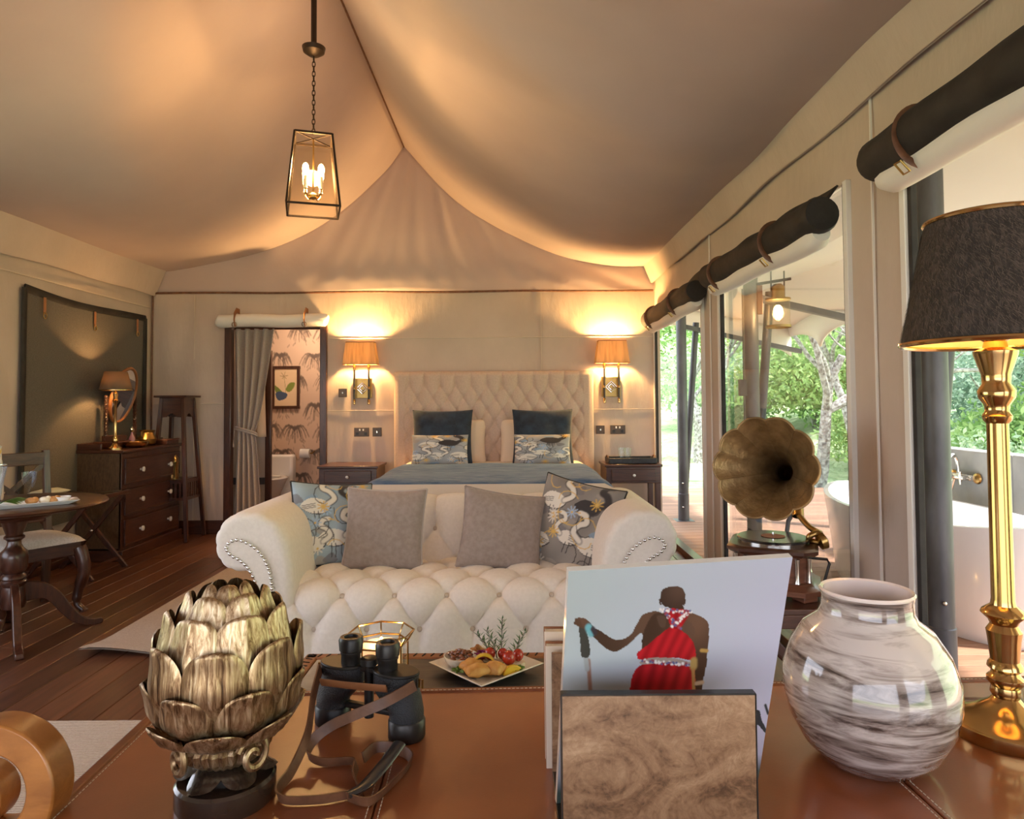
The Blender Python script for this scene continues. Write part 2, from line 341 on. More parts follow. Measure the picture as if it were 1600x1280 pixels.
# ================================================================== THE TENT
YB = 6.88; XL = -3.64; XR = 1.45; YF = -2.6; HT = 2.42
def wav(*a): return sum(math.sin(x) for x in a) / len(a)
def panel(mb, o, u, v, n, nu=24, nv=16, amp=.008, seed=0, t=.012):
    o = np.array(o, float); u = np.array(u, float); v = np.array(v, float); n = np.array(n, float)
    def f(a, b, off=0):
        w = amp * wav(7 * a + 5 * b + seed, 13 * a - 4 * b + seed * 2, 3 * a + 9 * b)
        e = min(1, 8 * min(a, 1 - a, b, 1 - b) + .0)
        return tuple(o + u * a + v * b + n * (w * e + off))
    mb.grid(lambda a, b: f(a, b), nu, nv); mb.grid(lambda a, b: f(a, b, -t), nu, nv)
    # rim
    for (p, q) in (((0, 0), (1, 0)), ((1, 0), (1, 1)), ((1, 1), (0, 1)), ((0, 1), (0, 0))):
        A, B = f(*p), f(*q); C, D = f(*q, -t), f(*p, -t); mb.add([A, B, C, D], [(0, 1, 2, 3)])
# floor of separate boards
fl = MB().span((XL, YF, -.08), (XR + .06, 9.4, -.028)).build('floor', M['gap'], smooth=False)
struct(fl, 'dark reddish brown timber board floor of the tent', 'floor')
def plankmesh(name, L, w=.143, t=.03, c=.0025):
    prof = [(-w / 2, -t), (-w / 2, -c), (-w / 2 + c, 0), (w / 2 - c, 0), (w / 2, -c), (w / 2, -t)]
    mb = MB(); n = 6
    mb.add([(x, 0, z) for x, z in prof] + [(x, L, z) for x, z in prof], [tuple(range(n)), tuple(range(n, 2 * n))[::-1]] + [(i, i + n, (i + 1) % n + n, (i + 1) % n) for i in range(n)])
    return mb
rows = int((XR + .06 - XL) / .1465)
lens = {}
for i in range(rows):
    x = XL + .075 + i * .1465; y = YF + random.choice((0, -.4, -.9)); k = 0
    while y < 9.3:
        Ln = (3.6, 4.2, 4.8)[(i * 7 + k * 3) % 3]; y1 = min(y + Ln, 9.4); k += 1
        key = round(y1 - y, 3)
        if key not in lens: lens[key] = plankmesh('plank', key - .004).build('plank', M['floorwood'], fl, smooth=False); o = lens[key]
        else: o = lens[key].copy(); COL.objects.link(o)
        o.location = (x, y, 0); y = y1
# back wall with the bathroom doorway
DX0, DX1, DH = -2.875, -1.875, 2.12
mb = MB()
panel(mb, (XL, YB, 0), (DX0 - XL, 0, 0), (0, 0, HT), (0, -1, 0), 26, 40, .022, 1)
panel(mb, (DX1, YB, 0), (XR + .05 - DX1, 0, 0), (0, 0, HT), (0, -1, 0), 60, 40, .007, 3)
panel(mb, (DX0, YB, DH), (DX1 - DX0, 0, 0), (0, 0, HT - DH), (0, -1, 0), 12, 6, .004, 5)
wb = mb.build('wall_back', M['canvas']); struct(wb, 'cream canvas back wall behind the bed', 'wall')
for (x0, x1, z) in ((DX1 + .02, -1.19, 1.22), (.80, XR, 1.22), (XL + .02, DX0 - .02, 1.30), (DX1 + .02, XR, 1.95)):
    MB().span((x0, YB - .006, z - .004), (x1, YB - .016, z + .004)).build('seam', M['seam'], wb, bevel=.002)
for x in (.30, -3.2): MB().span((x - .004, YB - .006, 1.62 if x > 0 else .1), (x + .004, YB - .014, 2.4)).build('seam', M['seam'], wb)
struct(MB().span((XL, YB - .03, 0), (DX0, YB - .008, .135)).build('baseboard_back', M['walnut_h'], bevel=.004), 'dark wooden skirting board left of the doorway', 'skirting')
struct(MB().span((DX1, YB - .03, 0), (XR, YB - .008, .135)).build('baseboard_rear', M['walnut_h'], bevel=.004), 'dark wooden skirting board behind the bed', 'skirting')
struct(MB().tube([(XL + .02 + (XR - XL - .04) * t, YB - .03, HT - .005 + .012 * math.sin(t * 19) * .3) for t in np.linspace(0, 1, 60)], .011, 8).build('trim_1', M['strap']), 'thin dark brown piping along the top of the back wall', 'trim')
# left wall and its mesh window
struct(MB().span((XL - .02, YF, -.02), (XL + .03, YB - .03, .12)).build('baseboard_left', M['walnut_h'], bevel=.004), 'dark wooden skirting board added along the gauze window wall against light leaks', 'skirting')  # skirting added to stop daylight leaking in under the wall
mb = MB(); HL = HT + .222
panel(mb, (XL, 3.5, 0), (0, YB - 3.5, 0), (0, 0, HL), (1, 0, 0), 60, 24, .014, 2); panel(mb, (XL, YF, 0), (0, 1.0 - YF, 0), (0, 0, HL), (1, 0, 0), 30, 12, .01, 4)
panel(mb, (XL, 1.0, 0), (0, 2.5, 0), (0, 0, .55), (1, 0, 0), 20, 8, .006, 6); panel(mb, (XL, 1.0, 2.2), (0, 2.5, 0), (0, 0, HL - 2.2), (1, 0, 0), 20, 6, .004, 7)
wl = mb.build('wall_left', M['canvas']); struct(wl, 'cream canvas side wall holding the dark gauze window', 'wall')
MB().tube([(XL + .022, YB - .025, z) for z in (0, 1.2, HT)], .009, 8).build('corner_seam', M['strap'], wl)
MB().span((XL + .012, YF, 2.262), (XL + .022, YB - .05, 2.27)).build('seam', M['seam'], wl)
wy0, wy1, wz0 = 5.03, 6.70, .35
def wtop(t): return 2.17 + .0 * t - .03 * math.sin(PI * t) - .008 * math.sin(6 * t) - .03 * t
w4 = thing('window_4', 'dark gauze mesh window in the cream side wall above the chest', 'window'); struct(w4)
mb = MB(); mb.grid(lambda u, v: (XL + .03 + .008 * math.sin(9 * u + 4 * v), wy0 + (wy1 - wy0) * u, wz0 + (wtop(u) - wz0) * v), 40, 30)
mb.grid(lambda u, v: (XL + .022, wy0 + (wy1 - wy0) * u, wz0 + (wtop(u) - wz0) * v), 3, 3)
mb.build('gauze', M['mesh'], w4)
for nm, pts in (('border', [(wy0, z) for z in np.linspace(wz0, wtop(0), 8)]), ('border', [(wy1, z) for z in np.linspace(wz0, wtop(1), 8)]), ('border', [(wy0 + (wy1 - wy0) * t, wtop(t)) for t in np.linspace(0, 1, 24)])):
    mb = MB(); mb.tube([(XL + .036, y, z) for y, z in pts], [(.010, .030)] * len(pts) if nm else .02, 8, flat=(0, 1, 0) if pts[0][0] == pts[1][0] else (0, 0, 1))
    mb.build('border', M['dark_canvas'], w4)
for t in (.12, .5, .9):
    y = wy0 + (wy1 - wy0) * t; z = wtop(t) - .03
    s = MB().box((XL + .05, y, z - .06), (.006, .028, .13)).build('strap', M['tanstrap'], w4, bevel=.002)
    MB().tube([(XL + .054, y + .018 * math.cos(a), z - .135 + .024 * math.sin(a)) for a in np.linspace(0, 2 * PI, 14)[:-1]], .004, 6, closed=True).build('ring', M['darkbrass'], s)
w5 = thing('window_5', 'added unseen window opening left of the desk letting in daylight', 'window'); struct(w5)  # out-of-view opening added to bring in more daylight from the left
for a, c in (((1.0, .55), (1.0, 2.2)), ((3.5, .55), (3.5, 2.2)), ((1.0, .55), (3.5, .55)), ((1.0, 2.2), (3.5, 2.2))): MB().beam((XL + .01, *a), (XL + .01, *c), .03, .03).build('border', M['dark_canvas'], w5, bevel=.004)
# right wall: pillars between three open windows
WIN = ((5.155, 6.84), (2.92, 4.685), (.70, 2.45), (-1.55, .22))
WZ1 = 2.24
mb = MB()
pil = [(4.685, 5.155), (2.45, 2.92), (.22, .70), (-2.6, -1.55), (6.84, 6.90)]
for i, (a, c) in enumerate(pil): panel(mb, (XR, c, 0), (0, a - c, 0), (0, 0, WZ1 + .03), (-1, 0, 0), 10, 30, .006, i)
panel(mb, (XR, YB, WZ1), (0, YF - YB, 0), (0, 0, .44), (-1, 0, 0), 90, 8, .006, 9)
wr = mb.build('wall_right', M['canvas']); struct(wr, 'cream canvas window wall with pillars between openings', 'wall')
for (a, c) in pil[:3]:
    yy = a + .24
    MB().span((XR - .007, yy - .004, 0), (XR - .015, yy + .004, 2.6)).build('seam', M['canvas_white'], wr)
for i, (a, c) in enumerate(WIN[:3]):
    w = thing('window_%d' % (i + 1), ['open tent window nearest the bed with rolled blind above', 'tent window behind the gramophone with clear film pane', 'open tent window behind the brass lamp facing the bathtub'][i], 'window'); struct(w)
    for y, s in ((a, 1), (c, -1)):
        MB().span((XR - .012, y - .004 * s, .02), (XR + .012, y + .018 * s, WZ1)).build('border', M['dark_canvas'], w, bevel=.003)
        MB().span((XR - .022, y - .04 * s, .02), (XR + .004, y - .006 * s, WZ1)).build('frame_strip', M['canvas_white'], w, bevel=.003)
    if i == 1: MB().span((XR + .028, a, .05), (XR + .031, c, WZ1)).build('pane', M['film'], w, smooth=False)
    MB().span((XR - .02, a - .03, 0), (XR + .06, c + .03, .05)).build('sill', M['walnut_h'], w, bevel=.004)
# the sagging roof
CUR = [(-3.72, 2.625), (-3.483, 2.644), (-3.237, 2.682), (-2.751, 2.777), (-2.265, 2.931), (-1.778, 3.203), (-1.29, 3.64), (-1.088, 3.915)]
CUR2 = [(-1.088, 3.915), (-.723, 3.499), (-.431, 3.248), (.01, 2.989), (.496, 2.777), (.982, 2.675), (1.332, 2.665), (1.56, 2.69)]
CL = catmull(CUR, 6, False); CR = catmull(CUR2, 6, False)
def roofpt(C, u, v, side):
    k = u * (len(C) - 1); i = min(int(k), len(C) - 2); p = C[i] + (C[i + 1] - C[i]) * (k - i)
    y = YB + .16 + (YF - YB - .16) * v; x, z = p
    e = math.sin(PI * min(1, max(0, u)))
    near = max(0, min(1, (YB - y) / 2.2))
    if side < 0:
        ang = math.atan2(y - 1.2, -(x + .8)); f = math.sin(ang * 15 + 1) * .030 + math.sin(ang * 27) * .010
    else:
        ang = math.atan2(y - 2.4, x + 1.6); f = math.sin(ang * 11) * .022 + math.sin(ang * 23 + 1) * .007
    z += f * e * near - .05 * e * near
    return (x, y, z)
mb = MB(); mb.grid(lambda u, v: roofpt(CL, u, v, -1), 60, 110); mb.grid(lambda u, v: roofpt(CR, u, v, 1), 60, 110)
ce = mb.build('ceiling', M['roof'], weld=True, ang=60); struct(ce, 'sagging cream canvas roof rising to a ridge', 'ceiling')
sm = ce.modifiers.new('thickness', 'SOLIDIFY'); sm.thickness = .02; sm.offset = 1
MB().tube([(-1.088, y, 3.905) for y in np.linspace(YB, YF, 20)], .007, 6).build('ridge_seam', M['strap'], ce)
# gable
def gpt(u, v):
    C = CL + CR[1:]; k = u * (len(C) - 1); i = min(int(k), len(C) - 2); p = C[i] + (C[i + 1] - C[i]) * (k - i)
    xb = XL + .02 + (XR - XL - .02) * u; xb = xb * .45 + p[0] * .55
    if u < .001: xb = XL
    x = xb + (p[0] - xb) * v; z = HT - .01 + (p[1] - HT + .022) * v
    d = math.atan2(x + .9, 4.4 - z); f = .014 * math.sin(d * 23 + 2 * math.sin(d * 5)) * (.12 + v) * (1 if d > 0 else .45) * (1 - v ** 6) + .004 * math.sin(d * 51 + 3 * v)
    return (x, YB - .02 - f * min(1, 5 * v) + .03, z)
mb = MB(); mb.grid(gpt, 170, 24); gb = mb.build('wall_gable', M['roof'], ang=70); struct(gb, 'creased canvas gable above the bed wall', 'gable')
sm = gb.modifiers.new('thickness', 'SOLIDIFY'); sm.thickness = .01
# valances
def valance(name, x0, z0, x1, z1, lab, seed):
    def f(u, v, o=0):
        y = YB - .02 + (YF - YB) * u; zb = z1 + .012 * wav(y * 5 + seed, y * 2.3); x = x0 + (x1 - x0) * v + .006 * math.sin(y * 4 + seed) * v
        return (x + o, y, z0 + (zb - z0) * v)
    mb = MB(); mb.grid(lambda u, v: f(u, v), 120, 6); mb.grid(lambda u, v: f(u, v, .012 if x1 > 0 else -.012), 120, 6)
    o = mb.build(name, M['canvas']); struct(o, lab, 'valance')
valance('trim_2', -3.483, 2.66, -3.60, 2.385, 'cream canvas valance band along the side wall over the gauze window', 0)
valance('trim_3', 1.332, 2.685, 1.415, 2.495, 'cream canvas valance band above the rolled window blinds', 2)
# unseen front wall added to limit daylight fill; wide entrance lets the rest in
mb = MB(); panel(mb, (XL, YF, 0), (.35, 0, 0), (0, 0, HT + .25), (0, 1, 0), 12, 20); panel(mb, (1.05, YF, 0), (XR - 1.05, 0, 0), (0, 0, HT + .25), (0, 1, 0), 12, 20); panel(mb, (XL + .35, YF, 2.15), (1.05 - XL - .35, 0, 0), (0, 0, HT + .25 - 2.15), (0, 1, 0), 12, 6)
mb.grid(lambda u, v: (lambda p: (p[0], YF + .01, p[2]))(gpt(u, v)), 80, 8)
struct(mb.build('added_wall_front', M['canvas']), 'unseen canvas wall with entrance added to shape the daylight', 'wall')
# bathroom beyond the doorway
def raster_stroke(img, pts, w, col, al=1.0):
    H, Wd = img.shape[:2]
    for a, c in zip(pts[:-1], pts[1:]):
        x0, x1 = sorted((a[0], c[0])); y0, y1 = sorted((a[1], c[1]))
        i0, i1 = max(0, int((x0 - w) * (Wd - 1))), min(Wd, int((x1 + w) * (Wd - 1)) + 2); j0, j1 = max(0, int((y0 - w) * (H - 1))), min(H, int((y1 + w) * (H - 1)) + 2)
        if i1 <= i0 or j1 <= j0: continue
        X, Y = np.meshgrid(np.arange(i0, i1) / (Wd - 1), np.arange(j0, j1) / (H - 1))
        d = np.array(c) - np.array(a); l2 = max(1e-12, (d ** 2).sum()); t = np.clip(((X - a[0]) * d[0] + (Y - a[1]) * d[1]) / l2, 0, 1)
        D = np.hypot(X - a[0] - t * d[0], Y - a[1] - t * d[1]); k = (np.clip((w - D) / (w * .5), 0, 1) * al)[..., None]
        img[j0:j1, i0:i1] = img[j0:j1, i0:i1] * (1 - k) + np.array(col) * k
def raster_poly(img, pts, col, al=1.0, smooth=True, shade=None):
    P = catmull(pts, 5) if smooth else [np.array(p, float) for p in pts]
    H, Wd = img.shape[:2]; A = np.array(P); x0, y0 = A.min(0); x1, y1 = A.max(0)
    i0, i1 = max(0, int(x0 * (Wd - 1))), min(Wd, int(x1 * (Wd - 1)) + 2); j0, j1 = max(0, int(y0 * (H - 1))), min(H, int(y1 * (H - 1)) + 2)
    if i1 <= i0 or j1 <= j0: return
    X, Y = np.meshgrid(np.arange(i0, i1) / (Wd - 1), np.arange(j0, j1) / (H - 1)); ins = np.zeros(X.shape, bool)
    for k in range(len(P)):
        xa, ya = P[k - 1]; xb, yb = P[k]
        if abs(yb - ya) < 1e-9: continue
        c = ((ya > Y) != (yb > Y)) & (X < (xb - xa) * (Y - ya) / (yb - ya) + xa); ins ^= c
    C = np.array(col, float) * np.ones(X.shape + (3,))
    if shade is not None: C = C * shade(X, Y)[..., None]
    k = ins[..., None] * al
    img[j0:j1, i0:i1] = img[j0:j1, i0:i1] * (1 - k) + C * k
bw = .9; bh = 2.25; nx, nz = 150, 340
img = np.ones((nz, nx, 3)) * np.array((.60, .44, .34)); rg = random.Random(3)
for r_ in range(8):
    for c_ in range(3):
        cx = (c_ + .5 * (r_ % 2)) / 2.5 + rg.uniform(-.05, .05); cy = (r_ + .3) / 7.6 + rg.uniform(-.015, .015); s = rg.choice((-1, 1))
        raster_stroke(img, [(cx, cy), (cx + s * .05, cy + .03), (cx + s * .08, cy + .075)], .0045, (.16, .12, .10), .7)
        for q in range(20):
            a = -1.35 + q * .142 + rg.uniform(-.1, .1); l = rg.uniform(.08, .18)
            pts = [(cx + math.sin(a) * l * t * 1.25, cy + (-.030 * math.sin(t * 2.2) + .055 * t * t * (1.2 - .3 * abs(a))) * (l / .10)) for t in np.linspace(0, 1, 6)]
            raster_stroke(img, pts, rg.uniform(.005, .011), (.13, .095, .08), rg.uniform(.35, .75))
        for q in range(7): a = rg.uniform(0, 6.3); d = rg.uniform(.02, .12); px_, py_ = cx + d * math.cos(a) * 1.4, cy + .05 + d * math.sin(a) * .5; raster_stroke(img, [(px_, py_), (px_ + .03 * math.cos(a), py_ + .012)], .007, (.2, .15, .12), .5)
mb = MB(); YW = 8.25
mb.grid(lambda u, v: (-2.95 + bw * u, YW, bh * (1 - v)), nx, nz)
wp = mb.build('wall_bathroom', M['wallpaper'], cols=img.reshape(-1, 3)); struct(wp, 'bathroom wall papered with dark drooping leaf sprays', 'wall')
mb = MB(); mb.span((-2.05, YW - .001, 0), (-1.6, YW + .05, 2.4)).span((-1.62, YB + .03, 0), (-1.58, YW, 2.4)).span((-3.7, YW + .002, 0), (-2.9, YW + .05, 2.4)).span((-3.74, YB + .03, 0), (-3.7, YW, 2.4)).span((-3.74, YB + .03, 2.4), (-1.58, YW + .05, 2.44)).span((-2.95, YW + .004, 2.2), (-2.0, YW + .05, 2.4))
struct(mb.build('wall_bathroom_shell', M['canvas'], smooth=False), 'plain beige bathroom walls behind the doorway', 'wall')
struct(MB().span((-2.95, YW - .02, 0), (-1.64, YW - .002, .14)).build('baseboard_bathroom', M['walnut_h'], bevel=.003), 'dark skirting below the leaf wallpaper', 'skirting')
d1 = thing('door_1', 'dark wooden door posts framing the bathroom doorway', 'door frame'); struct(d1)
for x in (DX0 + .02, DX1 - .02):
    MB().span((x - .035, YB - .03, 0), (x + .035, YB + .05, DH)).build('post', M['walnut'], d1, bevel=.006)
MB().span((DX0, YB - .01, DH - .05), (DX1, YB + .05, DH + .02)).build('head_rail', M['walnut_h'], d1, bevel=.005)
bl = thing('added_bathroom_lamp', 'added unseen ceiling lamp brightening the bathroom', 'lamp', (-2.3, 7.6, 2.4))  # added lamp, out of view, to light the papered wall
MB().lathe([(.0001, -.07), (.06, -.065), (.10, -.03), (.11, 0)], 20).build('diffuser', glow('soft_diffuser', (1, .8, .6), 3), bl); lamp('bathroom_fill_light', bl, (0, 0, -.12), 22, (1, .72, .48), .08)
# ================================================================== OUTDOORS
fd = MB().span((-6, YF - 7, -.09), (5.0, YF - .02, -.02)).build('added_floor_terrace', mat('terrace_stone', (.55, .50, .44), .85, c2=(.63, .58, .52), nscale=4, bs=30), smooth=False); struct(fd, 'added unseen pale stone terrace keeping green bounce light out of the tent', 'terrace')  # unseen pale ground added to keep green bounce off the interior
dk = MB().span((XR + .06, YF, -.12), (5.0, 10.4, -.045)).build('floor_deck', M['gap'], smooth=False); struct(dk, 'brown timber deck boards outside the windows', 'deck')
dm = MB().span((XR + .06, 0, -.045), (5.0, .138, -.012)).build('deck_plank', M['deck'], dk, smooth=False, bevel=.003)
for i in range(int((10.4 - YF) / .143)):
    o = dm if i == 0 else dm.copy()
    if i: COL.objects.link(o)
    o.location = (0, YF + i * .143, 0)
# verandah roof with scalloped edge
def vz(x, y): return 2.60 - .17 * (x - XR) + .05 * math.cos((y - 3.1) * 2 * PI / 2.3) * (x - XR) / 2
mb = MB(); mb.grid(lambda u, v: (XR + .02 + 2.05 * u, YF + (8.6 - YF) * v, vz(XR + 2.05 * u, YF + (8.6 - YF) * v)), 16, 90)
vr = mb.build('verandah_roof', M['canvas_white']); tag(vr, 'cream fabric verandah roof outside the windows', 'awning', kind='structure')
vr.modifiers.new('thickness', 'SOLIDIFY').thickness = .015
def arch(t): return abs(math.sin(PI * t)) ** .55
mb = MB(); mb.grid(lambda u, v: (XR + 2.06 + .02 * v, YF + .05 + (8.6 - YF) * u, vz(XR + 2.05, YF + (8.6 - YF) * u) - v * (.40 - .30 * arch((YF + (8.6 - YF) * u - 3.1) / 2.3))), 200, 4)
mb.grid(lambda u, v: (XR + .02 + 2.05 * u, 8.6, vz(XR + 2.05 * u, 8.6) - v * (.36 - .14 * arch(u * 1.0))), 30, 4)
ed = mb.build('scalloped_edge', M['canvas_white'], vr); ed.modifiers.new('thickness', 'SOLIDIFY').thickness = .03
def post(x, y, h, lab, r=.06):
    t = thing('verandah_post', lab, 'post', (x, y, -.02), 0, 'steel verandah posts')
    MB().lathe([(r, 0), (r, h * .12), (r * .93, h * .122), (r * .93, h)], 20).build('pole', M['steel'], t)
    MB().box((0, 0, .006), (.2, .2, .012)).build('base_plate', M['steel'], t, bevel=.003)
    for z in (.16, .42): MB().ball((-.02, -r - .002, z), .010, 8).build('bolt', M['chrome'], t)
    MB().beam((0, .02, h - .35), (1.45, .3, h - .62), .05, .05).build('roof_strut', M['steel'], t)
    MB().tube([(.06, .25, 0), (.20, .12, h - .3)], .036, 12).build('leaning_brace', M['steel'], t)
    return t
post(1.88, 7.55, 2.5, 'grey steel verandah post beyond the window nearest the bed')
p2 = post(1.9, 5.40, 2.5, 'grey steel verandah post with lantern behind the gramophone')
MB().tube([(-.075, -.03, z) for z in (1.0, 1.5, 2.2)], .006, 6).build('cable', M['blackmetal'], p2)
MB().box((-.085, -.03, 1.42), (.06, .04, .13)).build('junction_box', M['blackmetal'], p2, bevel=.004)
post(1.92, 3.10, 2.5, 'grey steel verandah post right behind the swirled vase')
pg = thing('leaning_pole', 'dark leaning pole beyond the bathtub beside the window pillar', 'pole', (3.55, 6.95, 0))
MB().tube([(-.10, .05, -.05), (.10, 0, 1.7)], .085, 14).build('pole', M['steel'], pg)
vl = thing('verandah_lantern', 'lit glass cylinder lantern hanging on the verandah', 'lantern', (2.02, 5.15, 1.86))
MB().lathe([(.085, 0), (.085, .20)], 24, cap=False).build('glass_cylinder', M['amberglass'], vl)
MB().lathe([(.092, -.012), (.092, .006), (.075, .006)], 24, cap=False).build('base_ring', M['darkbrass'], vl)
MB().lathe([(.092, .196), (.092, .21), (.05, .215), (.05, .30), (.03, .32)], 24).build('cap', M['darkbrass'], vl)
for s in (-1, 1): MB().tube([(.05 * s, 0, .22), (.05 * s, 0, .42)], .006, 6).build('hanger', M['blackmetal'], vl)
MB().beam((-.16, 0, .32), (.10, 0, .36), .02, .02).build('bracket', M['bronze'], vl); MB().box((-.14, .0, .20), (.04, .03, .22)).build('side_rail', M['tanstrap'], vl, bevel=.004)
MB().ball((0, 0, .11), .034, 12, (1, 1, 1.5)).build('bulb', M['bulb'], vl); lamp('lantern_light', vl, (0, -.0, .11), 6, r=.05)
# bathtub, cement wall, mixer
tb = thing('bathtub', 'white freestanding oval bathtub on the verandah', 'bathtub', (2.69, 4.50, -.012), 0)
def egg(a, sx, sy): return (sx * math.cos(a), sy * math.sin(a) * (1 + .0 * math.cos(a)))
def tubring(sx, sy, z, lift=0): return [(sx * math.cos(a), sy * math.sin(a), z + lift * abs(math.sin(a)) ** 3) for a in np.linspace(0, 2 * PI, 49)[:-1]]
rings = [tubring(.36, .90, 0), tubring(.38, .94, .05), tubring(.425, 1.02, .45, .04), tubring(.44, 1.06, .58, .06), tubring(.44, 1.06, .60, .06), tubring(.405, 1.02, .60, .06), tubring(.36, .92, .4, .03), tubring(.28, .76, .12), tubring(.1, .3, .10)]
mb = MB(); n = 48; mb.add([p for r_ in rings for p in r_], [(i * n + k, i * n + (k + 1) % n, (i + 1) * n + (k + 1) % n, (i + 1) * n + k) for i in range(len(rings) - 1) for k in range(n)] + [tuple(range((len(rings) - 1) * n, len(rings) * n))])
mb.build('shell', M['tub'], tb, ang=50)
cw = MB(); cw.span((3.28, 4.5, -.1), (3.44, 5.75, .93)).span((3.28, 4.36, -.1), (5.2, 4.5, .93))
cw = cw.build('low_cement_wall', M['concrete'], bevel=.01); tag(cw, 'low grey cement wall behind the bathtub', 'wall', kind='structure')
fx = thing('bath_mixer', 'antique nickel bath mixer with hand shower on the cement wall', 'tap', (3.27, 4.95, .74))
MB().tube([(-.03, -.13, 0), (-.03, .13, 0)], .022, 12).build('body', M['chrome'], fx)
for s in (-1, 1):
    k = MB().tube([(-.03, .09 * s, 0), (-.10, .09 * s, 0)], .018, 10).build('tap_stem', M['chrome'], fx)
    mb = MB(); mb.tube([(-.10, .09 * s - .045, 0), (-.10, .09 * s + .045, 0)], .011, 8); mb.tube([(-.10, .09 * s, -.045), (-.10, .09 * s, .045)], .011, 8); mb.build('cross_handle', M['chrome'], k)
    MB().lathe([(.04, 0), (.035, .012), (.015, .02)], 16, M=Matrix.Translation((0, .13 * s, 0)) @ Matrix.Rotation(-PI / 2, 4, 'Y')).build('wall_rose', M['darkbrass'], fx)
MB().tube(catmull([(-.05, 0, .02), (-.06, 0, .12), (-.10, -.02, .16), (-.16, -.06, .10), (-.17, -.08, -.10), (-.12, -.02, -.24), (-.08, .06, -.26), (-.07, .08, -.16), (-.05, .05, -.02)], 6, False), .011, 8).build('shower_hose', M['chrome'], fx)
MB().tube([(-.11, -.06, -.24), (-.17, -.16, -.20)], [.012, .018], 8).build('hand_shower', M['chrome'], fx)
oc = thing('reflection_candle', 'added candle beside the bathtub standing in for a reflected indoor candle', 'candle', (2.02, 3.62, -.01))  # added candle, stands in for the indoor candle reflected in the pane
MB().lathe([(.045, 0), (.048, .09), (.045, .092)], 20, cap=False).build('glass_holder', M['glass'], oc); MB().lathe([(.036, .003), (.036, .06), (.001, .062)], 16).build('wax', M['wax'], oc); MB().ball((0, 0, .085), .009, 8, (1, 1, 2)).build('flame', M['flame'], oc)
# land and plants
def land(x, y):
    dx = max(0, x - 5.2, -6 - x); dy = max(0, y - 10.6, -7 - y); d = math.hypot(dx, dy)
    fr = 1 / (1 + math.exp(-(x * .75 + y * .66 - 9) / 2.5))          # the valley side rises ahead; the ground behind falls away flat
    h = -.65 + fr * .07 * d + fr * 24 * (1 / (1 + math.exp(-(d - 38) / 8.5)) - 1 / (1 + math.exp(38 / 8.5)))
    return h + min(1, d / 6) * (.5 * math.sin(x * .33 + 1) * math.sin(y * .27) + .18 * math.sin(x * 1.1) * math.sin(y * .9))
mb = MB(); mb.grid(lambda u, v: (-70 + 190 * u, -60 + 190 * v, land(-70 + 190 * u, -60 + 190 * v)), 190, 190)
hl = mb.build('hillside', M['grassland']); tag(hl, 'sunlit green grassy hillside beyond the deck', 'hill', kind='structure')
def leafcloud(mb, c, rad, n, s, rng, shell=.55):
    c = np.array(c); U3 = lambda a: a / np.maximum(1e-9, np.linalg.norm(a, axis=1))[:, None]
    d = U3(rng.normal(size=(n, 3))); r_ = (shell + (1 - shell) * rng.random(n)) * (1 + .22 * np.sin(d[:, 0] * 7 + c[0]) * np.sin(d[:, 1] * 6 + c[1]) + .15 * np.sin(d[:, 2] * 9))
    p = c + d * np.array(rad) * r_[:, None]; a = U3(rng.normal(size=(n, 3))); b_ = U3(np.cross(a, rng.normal(size=(n, 3)))); k = (s * (.6 + .8 * rng.random(n)))[:, None]
    Q = np.stack([p - a * k, p + b_ * k * .45, p + a * k, p - b_ * k * .45], 1).reshape(-1, 3); o = len(mb.v)
    mb.v.extend(map(tuple, Q.tolist())); mb.f.extend([(o + 4 * i, o + 4 * i + 1, o + 4 * i + 2, o + 4 * i + 3) for i in range(n)])
def shrub(x, y, rx, rz, n, s, mt, lab, seed, kind='shrub'):
    rng = np.random.default_rng(seed); z = land(x, y); t = thing('shrub', lab, kind, (x, y, z), 0, 'shrubs on the hillside')
    mb = MB()
    for k in range(5):
        q = rng.normal(size=3) * np.array((.35, .35, .2)); leafcloud(mb, (q[0] * rx, q[1] * rx, rz * (.75 + q[2])), (rx * .7, rx * .7, rz * .6), n // 5, s, rng, .45)
    f = mb.build('foliage', M[mt], t, smooth=False); f['kind'] = 'stuff'
    mb = MB()
    for k in range(4): mb.tube([(0, 0, -.2), (rng.normal() * rx * .2, rng.normal() * rx * .2, rz * .5), (rng.normal() * rx * .4, rng.normal() * rx * .4, rz * 1.1)], [.05, .035, .012], 6)
    mb.build('stem', M['bark'], t)
